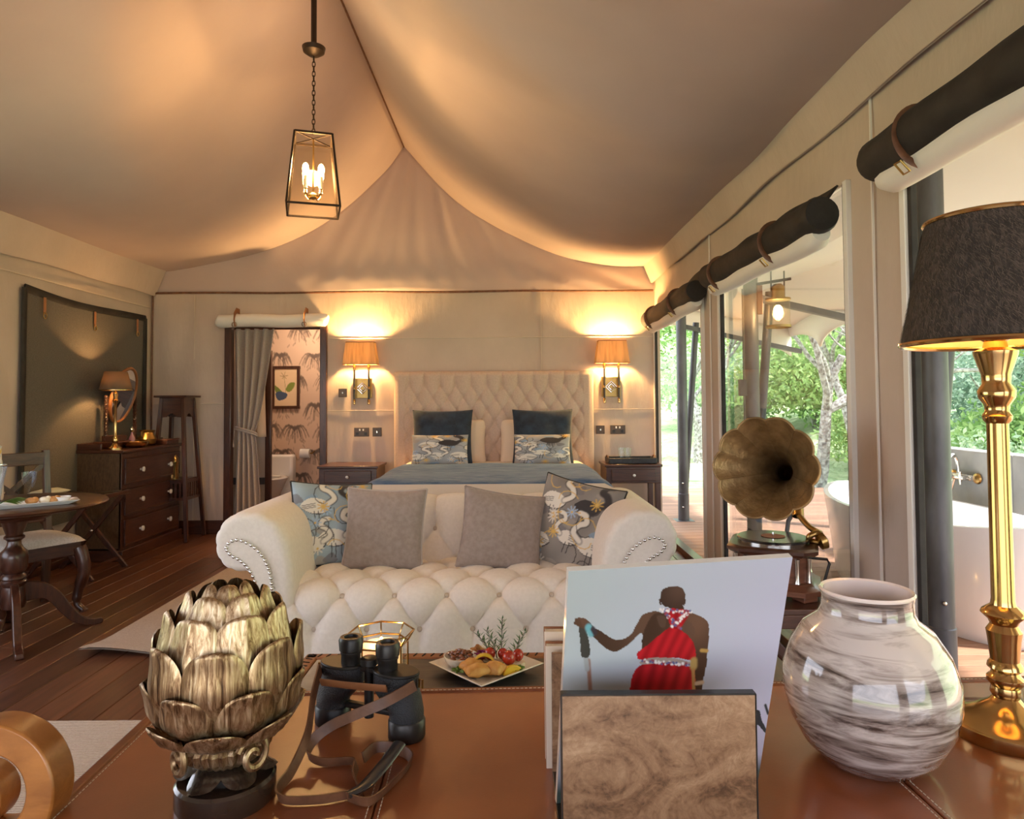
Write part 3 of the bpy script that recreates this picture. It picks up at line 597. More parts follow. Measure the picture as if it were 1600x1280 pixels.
SH = [(9.6, 12.5, 1.7, 1.5, 5000, .09, 'leaf_blue', 'dense blue-green shrub just above the cement wall'),
      (8.0, 10.4, 1.5, 1.35, 5000, .09, 'leaf', 'bright green bush behind the brass lamp stem'),
      (11.2, 14.8, 2.3, 2.6, 5500, .11, 'leaf_blue', 'tall rounded shrub filling the window behind the lamp'),
      (12.5, 12.5, 2.2, 2.9, 5500, .11, 'leaf', 'big leafy bush at the picture edge past the lamp'),
      (6.6, 9.6, 1.0, .9, 3500, .07, 'leaf_pale', 'pale feathery bush right of the grey post by the tub'),
      (8.2, 18.5, 2.4, 1.9, 4500, .13, 'leaf', 'green bush under the lichen-covered tree'),
      (5.6, 20.0, 2.3, 1.6, 4500, .13, 'leaf_pale', 'pale bush between the post and the bed window edge'),
      (7.4, 14.0, 1.2, 1.1, 3500, .08, 'leaf', 'small bush behind the gramophone horn'),
      (4.9, 27, 3.0, 2.2, 4500, .18, 'leaf', 'darker round bush in the window nearest the bed'),
      (7.3, 30, 3.0, 2.4, 4500, .18, 'leaf', 'second round bush halfway up the slope past the bed window'),
      (11, 32, 4, 3.4, 4500, .24, 'leaf_pale', 'large pale thicket up the slope behind the tree'),
      (16, 28, 4, 3.6, 4500, .24, 'leaf_blue', 'blue-green thicket up the slope behind the window pillar'),
      (15, 20, 3, 3.2, 4500, .18, 'leaf_pale', 'pale thicket beside the leaning pole'),
      (19, 21, 3.6, 4.2, 4500, .2, 'leaf_blue', 'far thicket above the bathtub wall')]
for i, a in enumerate(SH): shrub(*a[:4], int(a[4] * 2.2), a[5] * .62, *a[6:], seed=20 + i)
def tree(x, y, h, lab, seed, mt, nleaf, lean=(0, 0), spread=.5, ls=.07, r0=.2):
    rng = np.random.default_rng(seed); t = thing('tree', lab, 'tree', (x, y, land(x, y) - .1), 0, 'trees beyond the deck'); lv = MB()
    tr = MB(); brs = []
    def grow(p, d, L, r_, lev, mbb):
        pts = [p]; q = np.array(p, float); dd = vn(d); rs = [r_]
        for k in range(6):
            dd = vn(dd + rng.normal(size=3) * .16 + np.array((0, 0, .05))); q = q + dd * L / 6; pts.append(tuple(q)); rs.append(r_ * (1 - .55 * (k + 1) / 6))
        mbb.tube(pts, rs, 8 if lev < 2 else 5)
        if lev >= 2: leafcloud(lv, q, (spread, spread, spread * .35), int(nleaf * 1.8), ls * .65, rng, .2)
        if lev >= 3: return
        for k in range((4, 4, 3)[lev]):
            i = 3 + int(rng.integers(0, 4)); az = rng.random() * 2 * PI; el = (.5, .35, .2)[lev]
            nd = vn(np.array((math.cos(az), math.sin(az), el + .25)) + dd * .6)
            if lev == 0: m2 = MB(); grow(pts[i], nd, L * .85, rs[i] * .75, 1, m2); brs.append(m2)
            else: grow(pts[i], nd, L * .62, rs[i] * .65, lev + 1, mbb)
    grow((0, 0, 0), (lean[0], lean[1], 1), h * .45, r0, 0, tr)
    tr.build('trunk', M['bark'], t)
    for m2 in brs: m2.build('branch', M['bark'], t)
    f = lv.build('foliage', M[mt], t, smooth=False); f['kind'] = 'stuff'
tree(5.0, 11.2, 6.2, 'grey lichen-covered tree with bare limbs behind the gramophone window', 4, 'leaf_pale', 90, (.05, 0), .6, .06, .13)
tree(6.9, 13.0, 6.0, 'second lichen-covered tree close to the window pillar', 9, 'leaf_blue', 110, (-.15, 0), .7, .07, .13)
tree(4.9, 15.5, 5.6, 'slender grey tree beside the lantern post', 15, 'leaf_pale', 80, (-.2, 0), .6, .06, .12)
tree(8.6, 9.0, 5.0, 'leafy bright green tree above the cement wall', 21, 'leaf', 150, (.1, 0), .7, .09, .1)
st = thing('dead_stump', 'forked dead tree stump on the grass slope', 'stump', (4.75, 17.3, land(4.75, 17.3)))
MB().tube([(0, 0, -.2), (.03, 0, .7), (-.1, 0, 1.3), (-.5, 0, 1.7)], [.2, .17, .13, .05], 8).build('trunk', M['bark'], st); MB().tube([(0, 0, .9), (.2, 0, 1.3), (.35, 0, 1.75)], [.12, .08, .03], 8).build('limb', M['bark'], st)

# ================================================================== SOFT FURNITURE
def tuft(a, c, valley=.55):
    q = (abs(math.sin(PI * a)) * abs(math.sin(PI * c))) ** .36
    da = a - round(a); dc = c - round(c); r_ = math.hypot(da, dc)
    return valley * q + (1 - valley) * min(1, r_ / .32) ** .6
def along(P):
    P = [np.array(p, float) for p in P]; S = [0]
    for a, c in zip(P[:-1], P[1:]): S.append(S[-1] + np.linalg.norm(c - a))
    def at(s):
        s = max(0, min(S[-1], s)); i = max(0, min(len(P) - 2, int(np.searchsorted(S, s)) - 1)); t = (s - S[i]) / max(1e-9, S[i + 1] - S[i])
        p = P[i] + (P[i + 1] - P[i]) * t; j0 = max(0, i - 1); j1 = min(len(P) - 1, i + 2); d = vn(np.append(P[j1] - P[j0], 0))[:2]; return p, d
    return at, S[-1]
sf = thing('chesterfield_sofa', 'cream linen chesterfield sofa with deep buttons and rolled arms', 'sofa', (-.32, 3.3, 0))
# seat
prof = catmull([(0, .09), (-.005, .18), (-.004, .27), (.012, .335), (.06, .388), (.16, .412), (.4, .408), (.68, .40)], 10, False); at, SL = along(prof)
Wd = .254; H0, HS = .125, .17
btn = []
def seatpt(u, v):
    x = -.765 + 1.53 * u; s = SL * v; p, d = at(s); n = np.array((-d[1], d[0]))     # outward normal (towards -y / +z)
    if n[1] < 0 and p[1] > .39: n = -n
    X = (x + .637) / Wd; Z = (s - H0) / (2 * HS)
    if s >= H0: D = tuft(X + Z, X - Z)
    else:
        k = (H0 - s) / H0; D = (.62 + .38 * k) + (.38 - .2 * k) * abs(math.sin(PI * X)) ** .35 - (.62 * (1 - k)) * math.exp(-((abs(X - round(X)) / .12) ** 2) - (k * 2.4) ** 2)
    fade = min(1, (SL - s) / .15)
    q = p + n * (.064 * (D - .5) * (.35 + .65 * fade)); return (x, q[0], q[1])
mb = MB(); mb.grid(seatpt, 260, 130); mb.build('seat', M['sofa'], sf, ang=75)
bm_ = MB().ball((0, 0, 0), .013, 10, (1, .55, 1)).build('button', M['button'], sf); bm_.location = (-.637, -.002 + .016, .214)
def addbtn(x, y, z, rx=0):
    o = bm_.copy(); COL.objects.link(o); o.location = (x, y, z); o.rotation_euler = (rx, 0, 0)
for r_ in range(3):
    p, d = at(H0 + HS * r_); n = np.array((-d[1], d[0]))
    for k in range(-1, 7):
        x = -.637 + Wd * (k + .5 * (r_ % 2))
        if abs(x) < .75 and not (r_ == 0 and k == 0): addbtn(x, p[0] - n[0] * .014, p[1] - n[1] * .014, -math.atan2(n[1], -n[0]) if r_ else 0)
# back
profb = catmull([(.60, .37), (.635, .47), (.665, .585), (.70, .675), (.765, .732), (.84, .732), (.89, .67), (.88, .58), (.85, .45), (.84, .1)], 10, False); atb, SB = along(profb)
sR1 = .215
def backpt(u, v):
    x = -.83 + 1.66 * u; s = SB * v; p, d = atb(s); n = np.array((-d[1], d[0]))
    X = (x + .637) / Wd; Z = (s - sR1) / (2 * .17)
    if s < sR1 + .0: D = tuft(X + Z, X - Z)
    else:
        k = min(1, (s - sR1) / .17); D = .5 + .5 * abs(math.sin(PI * X)) ** (.4 + .0 * k) - .5 * math.exp(-((abs(X - round(X)) / .15) ** 2) - (k * 2.2) ** 2)
    f = 1 if s < .40 else max(0, 1 - (s - .40) / .12)
    q = p + n * (.060 * (D - .5) * f); return (x, q[0], q[1])
mb = MB(); mb.grid(backpt, 240, 110); mb.build('backrest', M['sofa'], sf, ang=75)
for r_, s in ((0, sR1), (1, sR1 - .17)):
    p, d = atb(s); n = np.array((-d[1], d[0]))
    for k in range(7):
        x = -.637 + Wd * (k + .5 * r_)
        if abs(x) < .74: addbtn(x, p[0] - n[0] * .014, p[1] - n[1] * .014)
# arms
AP = catmull([(.735, .46), (.75, .58), (.79, .69), (.86, .755), (.95, .777), (1.04, .757), (1.098, .695), (1.113, .62), (1.09, .545), (1.035, .50), (.965, .49), (.915, .46), (.885, .40), (.868, .28), (.858, .09)], 5, False)
AP = [np.array((.735, .09)), np.array((.733, .2)), np.array((.732, .33))] + AP
nA = len(AP); NRM = []
for i in range(nA):
    d = vn(np.append(AP[(i + 1) % nA] - AP[i - 1], 0))[:2]; NRM.append(np.array((-d[1], d[0])))
def ring(inset, y, s, pl=0):
    out = []
    for i, (p, n) in enumerate(zip(AP, NRM)):
        k = inset
        if pl and 5 < i < nA - 16: k += pl * (abs(math.sin(i * .62)) ** 6)
        q = p - n * k; out.append((s * q[0], y, q[1]))
    return out
pnl = [(362, 850), (367, 842), (378, 838), (392, 842), (408, 852), (420, 867), (428, 885), (432, 905), (434, 935), (436, 965), (437, 1000), (419, 1000), (417, 965), (414, 935), (410, 913), (404, 895), (395, 880), (383, 869), (369, 861)]
pnl = [(-((px - 800) * 3.3 / 1067 + .32) + .01, 1.3 - (py - 628) * 3.3 / 1067) for px, py in pnl]
for s in (-1, 1):
    mb = MB(); rg_ = [ring(.05, -.012, s, .0), ring(.028, -.014, s, .004), ring(.010, -.004, s, .006), ring(0, .018, s, .007), ring(-.004, .06, s, .005), ring(-.004, .14, s, .002), ring(-.002, .4, s), ring(0, .86, s), ring(.03, .885, s)]
    mb.add([p for r_ in rg_ for p in r_], [(i * nA + k, i * nA + (k + 1) % nA, (i + 1) * nA + (k + 1) % nA, (i + 1) * nA + k) for i in range(len(rg_) - 1) for k in range(nA)] + [tuple(range(nA)), tuple(range((len(rg_) - 1) * nA, len(rg_) * nA))])
    a = mb.build('arm', M['sofa'], sf, ang=75)
    P = [(s * p[0], p[1]) for p in catmull(pnl, 4)]
    MB().prism(P, -.024, -.008).build('front_panel', M['sofa'], a, bevel=.006)
    mb = MB(); cl = catmull(pnl, 14); acc = 0; last = None
    for p in cl:
        if last is None or np.linalg.norm(p - last) > .0215:
            if p[1] > .14: mb.ball((s * p[0], -.026, p[1]), .0085, 8, (1, .6, 1))
            last = p
    nt = mb.build('nail_trim', M['silver'], a, label='polished domed nail heads'); nt['kind'] = 'stuff'
MB().span((-.86, .02, .06), (.86, .84, .10)).build('base', M['sofa'], sf)
for x in (-.78, .78):
    for y in (.06, .8): MB().lathe([(.022, 0), (.03, .03), (.035, .065)], 14, c=(x, y, 0)).build('foot', M['walnut'], sf)

def pillow_mesh(w, h, T, nu=60, nv=60, k=.07, wr=0, seed=0):
    mb = MB()
    def f(sgn):
        def g(u, v):
            a = 2 * u - 1; c = 2 * v - 1; x = w / 2 * a * (1 - k * (1 - c * c)); z = h / 2 * c * (1 - k * (1 - a * a))
            t = T / 2 * (max(0, (1 - a * a) * (1 - c * c))) ** .42
            t *= 1 + wr * math.sin(5 * a + 3 * c + seed) * math.sin(4 * c - 2 * a + seed)
            return (x, sgn * t, z + h / 2)
        return g
    mb.grid(f(-1), nu, nv); mb.grid(f(1), nu, nv); return mb
def bird_print(n, seed, bg, warm=0):
    rg = random.Random(seed); im = np.ones((n, n, 3)) * np.array(bg); yy, xx = np.mgrid[0:n, 0:n] / n
    blot = (np.sin(xx * 9 + seed) * np.sin(yy * 7 + seed * 2) + np.sin(xx * 17 + yy * 11)) * .5
    im *= (1 + .18 * blot)[..., None]
    dark = (.035, .030, .032); white = (.72, .68, .60); yel = (.66, .42, .10); blue = (.22, .33, .46)
    for _ in range(14):
        x, y = rg.random(), rg.random(); a = rg.uniform(0, 6.3)
        raster_poly(im, [(x + .10 * math.cos(a + t) * (1 if i % 2 else .55), y + .06 * math.sin(a + t)) for i, t in enumerate(np.linspace(0, 2 * PI, 7)[:-1])], rg.choice((blue, (.16, .15, .16), (.33, .29, .25))), .75)
    spots = [(.28, .30), (.68, .24), (.50, .66), (.16, .76), (.84, .72)]
    for i, (cx, cy) in enumerate(spots):
        s = rg.choice((-1, 1)); k = rg.uniform(1.2, 1.65); c = white if i % 5 != 1 else dark; x = cx + rg.uniform(-.05, .05); y = cy + rg.uniform(-.05, .05)
        body = [(x + s * k * p, y + k * q) for p, q in ((-.13, .01), (-.06, -.055), (.04, -.05), (.10, 0), (.05, .06), (-.05, .065))]
        raster_poly(im, [(p + .012, q + .012) for p, q in body], dark, .8); raster_poly(im, body, c)
        neck = [(x + s * k * p, y + k * q) for p, q in ((.08, -.01), (.14, -.06), (.11, -.12), (.06, -.15), (.08, -.20), (.13, -.21))]
        nk = catmull(neck, 4, False); raster_stroke(im, nk, .034 * k, dark, .8); raster_stroke(im, nk, .024 * k, c); raster_stroke(im, [nk[-1], nk[-1] + np.array((s * .06, .015))], .010, yel)
        for q in (-.05, .0): raster_stroke(im, [(x + s * q, y + .05 * k), (x + s * (q + .02), y + .15 * k)], .007, dark)
        for q in range(3): raster_stroke(im, [(x - s * k * .02, y - .02 + .022 * q), (x - s * k * .12, y + .01 + .02 * q)], .006, dark, .8)
    for _ in range(9):
        x, y = rg.random(), rg.random(); c = rg.choice((yel, yel, (.35, .48, .66), white))
        for q in range(9):
            a = q * .7; raster_stroke(im, [(x, y), (x + .07 * math.cos(a), y + .07 * math.sin(a))], .010, c, .9)
        raster_stroke(im, [(x, y), (x, y + .001)], .018, yel)
    for _ in range(16):
        x, y, a = rg.random(), rg.random(), rg.uniform(0, 6.3); pts = [(x + .05 * t * math.cos(a + .35 * t), y + .05 * t * math.sin(a + .35 * t)) for t in range(6)]
        raster_stroke(im, pts, .007, rg.choice((dark, dark, yel)), .9)
    return np.clip(im, 0, 1)
def cushion(name, lab, cat, loc, rot, w, h, T, mt, prt=None, piping=None, group=None, k=.07, wr=.06, seed=0):
    t = thing(name, lab, cat, loc, 0, group); t.rotation_euler = [R(a) for a in rot]
    n = 110 if prt is not None else 50
    mb = pillow_mesh(w, h, T, n, n, k, wr, seed); cols = None
    if prt is not None:
        c = prt[::-1].reshape(-1, 3); cols = np.concatenate([c, c])
    mb.build('cover', mt, t, cols=cols, ang=80, weld=False)
    if piping:
        e = []
        for a in np.linspace(-1, 1, 24)[:-1]: e.append((w / 2 * a * (1), -(-h / 2 * (1 - k * (1 - a * a))) * -1))
        P = [(w / 2 * a, -h / 2 * (1 - k * (1 - a * a))) for a in np.linspace(-1, 1, 20)] + [(w / 2 * (1 - k * (1 - c * c)), h / 2 * c) for c in np.linspace(-1, 1, 20)] + [(w / 2 * a, h / 2 * (1 - k * (1 - a * a))) for a in np.linspace(1, -1, 20)] + [(-w / 2 * (1 - k * (1 - c * c)), h / 2 * c) for c in np.linspace(1, -1, 20)]
        MB().tube([(x, 0, z + h / 2) for x, z in P], .005, 6, closed=True).build('piping', piping, t)
    return t
BG1 = (.30, .38, .44); BG2 = (.24, .22, .20)
SZ = .418
cushion('scatter_cushion', 'blue-grey bird print cushion against the sofa arm beside the lotus', 'cushion', (-.965, 3.74, SZ - .01), (-20, 6, 36), .48, .47, .15, M['print'], bird_print(110, 5, BG1), M['dark_canvas'], 'sofa cushions', seed=1)
cushion('scatter_cushion', 'plain taupe velvet cushion standing upright with pale piping', 'cushion', (-.70, 3.66, SZ - .015), (-14, 1, -4), .44, .44, .15, M['taupe'], None, M['piping'], 'sofa cushions', seed=2)
cushion('scatter_cushion', 'plain taupe velvet cushion slumped sideways at the sofa middle', 'cushion', (-.08, 3.67, SZ - .02), (-18, 10, 12), .46, .43, .15, M['taupe'], None, M['taupe'], 'sofa cushions', seed=3)
cushion('scatter_cushion', 'brown-grey bird print cushion by the sofa arm behind the photo cover', 'cushion', (.255, 3.72, SZ - .03), (-20, 9, -34), .50, .50, .15, M['print'], bird_print(110, 12, BG2), M['dark_canvas'], 'sofa cushions', seed=4)

# ------------------------------------------------------------------ bed
BX = -.18; BYH = 6.80
bd = thing('double_bed', 'double bed with tall buttoned beige headboard and cream linen', 'bed', (BX, BYH, 0))
def headpt(u, v):
    x = -.985 + 1.97 * u; z = .25 + 1.355 * v; w = .153; h = .12; zt = 1.465
    X = (x + .07) / w; Z = (z - zt) / (2 * h); e = min(1, (.985 - abs(x)) / .05)
    if abs(x) > .88: D = .9
    elif z <= zt: D = tuft(X + Z, X - Z, .5)
    else: k = (z - zt) / .14; D = .5 + .5 * abs(math.sin(PI * X)) ** .4 - .5 * math.exp(-((abs(X - round(X)) / .16) ** 2) - (k * 2.5) ** 2)
    et = min(1, (1.605 - z) / .04); return (x, -.05 - .040 * D * max(0, e) ** .5 * max(0, et) ** .5, z)
mb = MB(); mb.grid(headpt, 300, 190); hb = mb.build('headboard', M['head'], bd, ang=75)
MB().span((-.985, -.055, .1), (.985, .04, 1.603)).build('headboard_back', M['head'], bd, bevel=.01)
b0 = MB().ball((0, 0, 0), .010, 8, (1, .6, 1)).build('button', M['head'], hb); first = True
for r_ in range(6):
    for k in range(-7, 8):
        x = -.07 + .153 * (k + .5 * (r_ % 2)); z = 1.465 - .12 * r_
        if abs(x) > .87: continue
        o = b0 if first else b0.copy()
        if not first: COL.objects.link(o)
        first = False; o.location = (x, -.055, z)
BL = 1.95
MB().span((-.9, -BL + .05, .08), (.9, -.06, .34)).build('bed_base', M['head'], bd, bevel=.02)
for x in (-.8, .8):
    for y in (-.2, -1.8): MB().lathe([(.025, 0), (.035, .09)], 12, c=(x, y, 0)).build('leg', M['walnut'], bd)
def bedpt(u, v, off=0, y0=-.07, y1=-BL, wv=0):
    hw = .93 + off; r_ = .16; zt = .72 + off; zb = .22
    a = 2 * u - 1; s = abs(a) * (hw - r_ + r_ * PI / 2 + (zt - r_ - zb)); sg = 1 if a > 0 else -1
    if s < hw - r_: x, z = s, zt
    elif s < hw - r_ + r_ * PI / 2: t = (s - hw + r_) / r_; x = hw - r_ + r_ * math.sin(t); z = zt - r_ + r_ * math.cos(t)
    else: x = hw; z = zt - r_ - (s - hw + r_ - r_ * PI / 2)
    y = y0 + (y1 - y0) * v; fd = max(0, (-BL + .16) - y)
    if fd > 0: z -= (.16 - math.sqrt(max(0, .16 ** 2 - min(.16, fd) ** 2))) * (1 if z > .4 else .2)
    z += .010 * math.sin(5 * x + 3 * y) * math.sin(4 * y - x) * (1 if z > .5 else .3); x += wv * .018 * math.sin(y * 16) * max(0, .62 - z) * 3
    return (sg * x, y, z)
mb = MB(); mb.grid(lambda u, v: bedpt(u, v), 90, 60); mb.grid(lambda u, v: (-.93 + 1.86 * u, -BL, .22 + (.5) * v * (1 if .02 < u < .98 else .9)), 20, 6)
mb.build('mattress_sheet', M['sheet'], bd, ang=70)
tw = thing('bed_throw', 'blue-grey velvet throw spread across the bed', 'throw', (BX, BYH, 0))
mb = MB(); mb.grid(lambda u, v: bedpt(u, v, .014, -.50 + .03 * math.sin(9 * u), -BL - .01, 1), 110, 70); mb.grid(lambda u, v: (-.945 + 1.89 * u, -BL - .018 - .012 * math.sin(u * 40) * (1 - v), .25 + .36 * v), 60, 6)
o = mb.build('cloth', M['throw'], tw, ang=75)
for i, (x, s1, s2) in enumerate(((-.485, 31, 'beside the left bedside table'), (.47, 44, 'nearest the tented windows'))):
    wx = BX + x; w2 = ('on the doorway side of the bed', 'on the window side of the bed')[i]
    cushion('bed_pillow', 'cream cotton pillow standing behind the navy cushion ' + w2, 'pillow', (wx + .06 * (1 if i == 0 else -1), 6.64, .70), (-12, 0, 0), .70, .44, .16, M['pillow'], None, None, 'bed pillows', .04)
    cushion('velvet_cushion', 'dark navy velvet square cushion ' + w2, 'cushion', (wx, 6.47, .715), (-10, 0, 0), .58, .52, .16, M['navy'], None, None, 'navy cushions', .06, .12, i)
    cushion('lumbar_cushion', 'small grey bird print lumbar cushion ' + w2, 'cushion', (wx - .01, 6.36, .72), (-12, 0, 0), .53, .28, .13, M['print'], np.clip(bird_print(110, s1, (.33, .34, .35)) * 1.1, 0, 1), None, 'lumbar cushions', .04)
# ------------------------------------------------------------------ bedside tables, sconces, sockets
def nightstand(x0, x1, lab):
    w = x1 - x0; cx = (x0 + x1) / 2; t = thing('bedside_table', lab, 'bedside table', (cx, 6.62, 0), 0, 'bedside tables'); d = .42; h = .71; yo = -.02
    MB().box((0, yo, h - .012), (w, d + .02, .024)).build('top', M['walnut_h'], t, bevel=.005)
    MB().box((0, yo, h - .10), (w - .03, d - .01, .152)).build('case', M['walnut_h'], t, bevel=.004)
    dr = MB().box((0, yo - d / 2 - .002, h - .10), (w - .13, .018, .11)).build('drawer', M['walnut_h'], t, bevel=.004)
    MB().lathe([(.006, 0), (.007, .012), (.014, .018), (.014, .026), (.006, .032)], 14, M=Matrix.Translation((0, yo - d / 2 - .010, h - .10)) @ Matrix.Rotation(PI / 2, 4, 'X')).build('knob', M['china'], dr)
    for sx in (-1, 1):
        for sy in (-1, 1): MB().box((sx * (w / 2 - .04), yo + sy * (d / 2 - .035), h / 2 - .09), (.05, .05, h - .17)).build('leg', M['walnut'], t, bevel=.004)
    return t
nightstand(-1.82, -1.25, 'dark wooden bedside table beside the bathroom doorway'); nightstand(.86, 1.40, 'dark wooden bedside table with black tray by the window')
def sconce(x, lab):
    t = thing('wall_sconce', lab, 'wall lamp', (x, YB - .012, 1.68), 0, 'pair of wall sconces'); D = -.09
    def q(w, d, z): return [(-w / 2, D - d / 2, z), (w / 2, D - d / 2, z), (w / 2, D + d / 2, z), (-w / 2, D + d / 2, z)]
    mb = MB(); A, B_ = q(.335, .15, 0), q(.275, .12, .22); mb.add(A + B_, [(0, 1, 5, 4), (1, 2, 6, 5), (2, 3, 7, 6), (3, 0, 4, 7)])
    sh = mb.build('lamp_shade', M['sconce'], t, smooth=False); so_ = sh.modifiers.new('thickness', 'SOLIDIFY'); so_.thickness = .003
    for Q in (A, B_): MB().tube(Q, .004, 6, closed=True).build('rim', M['tanstrap'], sh)
    bp = MB().box((0, -.008, -.235), (.19, .016, .20)).build('back_plate', M['darkbrass'], t, bevel=.003)
    for k in (.055, .03): MB().tube([(k, -.03, -.235), (0, -.03, -.235 + k), (-k, -.03, -.235), (0, -.03, -.235 - k)], .006, 6, closed=True).build('diamond', M['chrome'], bp)
    for s in (-1, 1):
        rd = MB().tube([(s * .072, -.06, -.37), (s * .072, -.06, -.02)], .010, 12).build('rod', M['blackmetal'], t)
        for z0, z1 in ((-.40, -.345), (-.25, -.22), (-.06, .03)): MB().lathe([(.007, z0), (.0135, z0 + .008), (.0135, z1 - .008), (.009, z1)], 12, c=(s * .072, -.06, 0)).build('brass_collar', M['brass'], rd)
        MB().beam((s * .072, -.06, -.235), (s * .072, -.008, -.235), .012, .012).build('bracket', M['brass'], t)
        MB().ball((s * .072, D, .075), .022, 10, (1, 1, 1.5)).build('bulb', M['bulb'], t)
    lamp('sconce_light', t, (0, D, .14), 85, (1, .57, .20), .03)
sconce(-1.50, 'lit wall sconce with tapered amber shade beside the doorway'); sconce(.995, 'lit wall sconce with tapered amber shade beside the window')
def plate(x, z, w, h, lab, holes):
    t = thing('wall_switch' if holes == 1 else 'wall_socket', lab, 'switch' if holes == 1 else 'socket', (x, YB - .012, z))
    MB().box((0, -.006, 0), (w, .012, h)).build('plate', M['plastic'], t, bevel=.003)
    for k in range(2 if holes > 1 else 1): MB().box(((k - .5) * .035 * (holes > 1), -.014, .022 if holes > 1 else 0), (.014, .008, .02)).build('rocker', M['china'] if holes > 1 else M['chrome'], t, bevel=.002)
    if holes > 1:
        for s in (-1, 1): MB().box((s * w * .28, -.013, -.015), (.03, .004, .03)).build('socket_face', M['blackmetal'], t, bevel=.003)
plate(-1.70, 1.40, .085, .085, 'small dark bronze switch beside the doorway sconce', 1); plate(-1.51, 1.005, .15, .09, 'dark double socket above the bedside table near the doorway', 2); plate(-1.355, 1.005, .09, .09, 'dark single switch plate next to the headboard on doorway side', 1)
plate(.885, 1.015, .085, .085, 'dark single switch plate next to the headboard on window side', 1); plate(1.06, 1.015, .15, .09, 'dark double socket above the black tray', 2)
ty = thing('serving_tray', 'black woven tray lying on the bedside table by the window', 'tray', (1.13, 6.55, .71))
MB().box((0, 0, .008), (.44, .26, .014)).build('base', M['blackleather'], ty, bevel=.004)
for a, c in (((-.22, -.13), (.22, -.13)), ((.22, -.13), (.22, .13)), ((.22, .13), (-.22, .13)), ((-.22, .13), (-.22, -.13))):
    MB().beam((*a, .03), (*c, .03), .016, .05).build('side', M['blackleather'], ty, bevel=.005)
for s in (-1, 1): MB().tube([(s * .22, -.05, .05), (s * .225, -.03, .07), (s * .225, .03, .07), (s * .22, .05, .05)], .007, 8).build('handle', M['strap'], ty)
for k, x in enumerate((1.04, 1.10)):
    t = thing('water_glass', ('clear drinking glass at the headboard end of the black tray', 'clear drinking glass in the middle of the black tray')[k], 'glass', (x, 6.52, .727), 0, 'glasses on the tray')
    MB().lathe([(.028, 0), (.034, .13), (.032, .13), (.026, .008), (.0001, .008)], 20).build('tumbler', M['glass'], t)
# ------------------------------------------------------------------ doorway roll, curtain, bathroom things
dr = thing('doorway_blind_roll', 'rolled cream canvas door flap strapped above the bathroom doorway', 'blind', (0, YB - .08, 2.125))
MB().tube([(-2.94, 0, 0)] + [(x, 0, .006 * math.sin(x * 9)) for x in np.linspace(-2.92, -1.86, 14)] + [(-1.84, 0, .0)], [.05] + [.066] * 14 + [.05], 20).build('roll', M['canvas_white'], dr)
for x in (-2.74, -2.05):
    s = MB().tube([(x, .055, .10), (x, -.02, .105), (x, -.068, .06), (x, -.074, 0), (x, -.05, -.055)], [(.026, .003)] * 5, 8, flat=(1, 0, 0)).build('strap', M['tanstrap'], dr)
    s.data.transform(Matrix.Identity(4))
    MB().tube([(x + .024 * math.cos(a), -.078, -.045 + .024 * math.sin(a)) for a in np.linspace(0, 2 * PI, 16)[:-1]], .0045, 6, closed=True).build('ring', M['chrome'], s)
cu = thing('door_curtain', 'grey-brown curtain tied back in the bathroom doorway', 'curtain', (0, YB + .09, 0))
def curt(u, v):
    z = 2.06 * v; zt = 1.0
    if z > zt: k = (z - zt) / (2.06 - zt); k2 = k ** .7; x0 = -2.80 - .05 * k2; x1 = -2.62 + .20 * k2
    else: k = (zt - z) / zt; x0 = -2.80 - .03 * k; x1 = -2.62 + .08 * k ** .6
    x = x0 + (x1 - x0) * u; amp = .028 * (.5 + .5 * min(1, abs(z - zt) / .4)); return (x, amp * math.sin(u * 2 * PI * 4.5 + .6 * z) + .01 * math.sin(u * 31), z)
mb = MB(); mb.grid(curt, 90, 60); o = mb.build('drape', M['curtain'], cu, ang=80); o.modifiers.new('thickness', 'SOLIDIFY').thickness = .006
tc_ = MB(); 
for dz in (0, .022): tc_.tube([(-2.71 + .105 * math.cos(a), .055 * math.sin(a), 1.0 + dz + .035 * math.cos(a + 2.6)) for a in np.linspace(0, 2 * PI, 24)[:-1]], .011, 8, closed=True)
tr_ = tc_.build('tieback_rope', M['piping'], cu); MB().tube([(-2.82, -.03, 1.03), (-2.83, -.05, .94), (-2.825, -.05, .86)], [.008, .009, .014], 8).build('tassel', M['piping'], tr_)
rl = MB().tube([(-2.86, 0, 2.065), (-1.9, 0, 2.065)], .012, 8).build('curtain_rail', M['walnut_h'], cu)
pf = thing('framed_botanical_print', 'small framed botanical print on the leaf wallpaper', 'picture', (-2.725, YW - .015, 1.25))
mb = MB(); w, h = .30, .48
for a, c in (((-w / 2, 0), (w / 2, 0)), ((-w / 2, h), (w / 2, h))): mb.beam((a[0] - .02, 0, a[1]), (c[0] + .02, 0, c[1]), .03, .035)
for x in (-w / 2, w / 2): mb.beam((x, 0, 0), (x, 0, h), .035, .03)
mb.build('frame', M['walnut'], pf)
im = np.ones((80, 50, 3)) * np.array((.72, .55, .36)); im *= .97
raster_poly(im, [(.5, .55), (.62, .40), (.85, .38), (.80, .52), (.62, .62)], (.20, .26, .05)); raster_poly(im, [(.15, .66), (.02, .50), (.05, .44), (.28, .56), (.42, .66)], (.16, .22, .05)); raster_poly(im, [(.08, .66), (.25, .60), (.55, .66), (.48, .78), (.2, .82)], (.05, .08, .16))
for q in range(6): raster_stroke(im, [(.42, .22), (.42 + .16 * math.cos(q), .20 + .09 * math.sin(q))], .014, (.36, .26, .15))
raster_stroke(im, [(.42, .24), (.47, .45), (.50, .64)], .012, (.3, .26, .12))
mb = MB(); mb.grid(lambda u, v: (-w / 2 + w * u, -.004, h * (1 - v)), 50, 80); mb.build('sheet', M['wallpaper'], pf, cols=im.reshape(-1, 3))
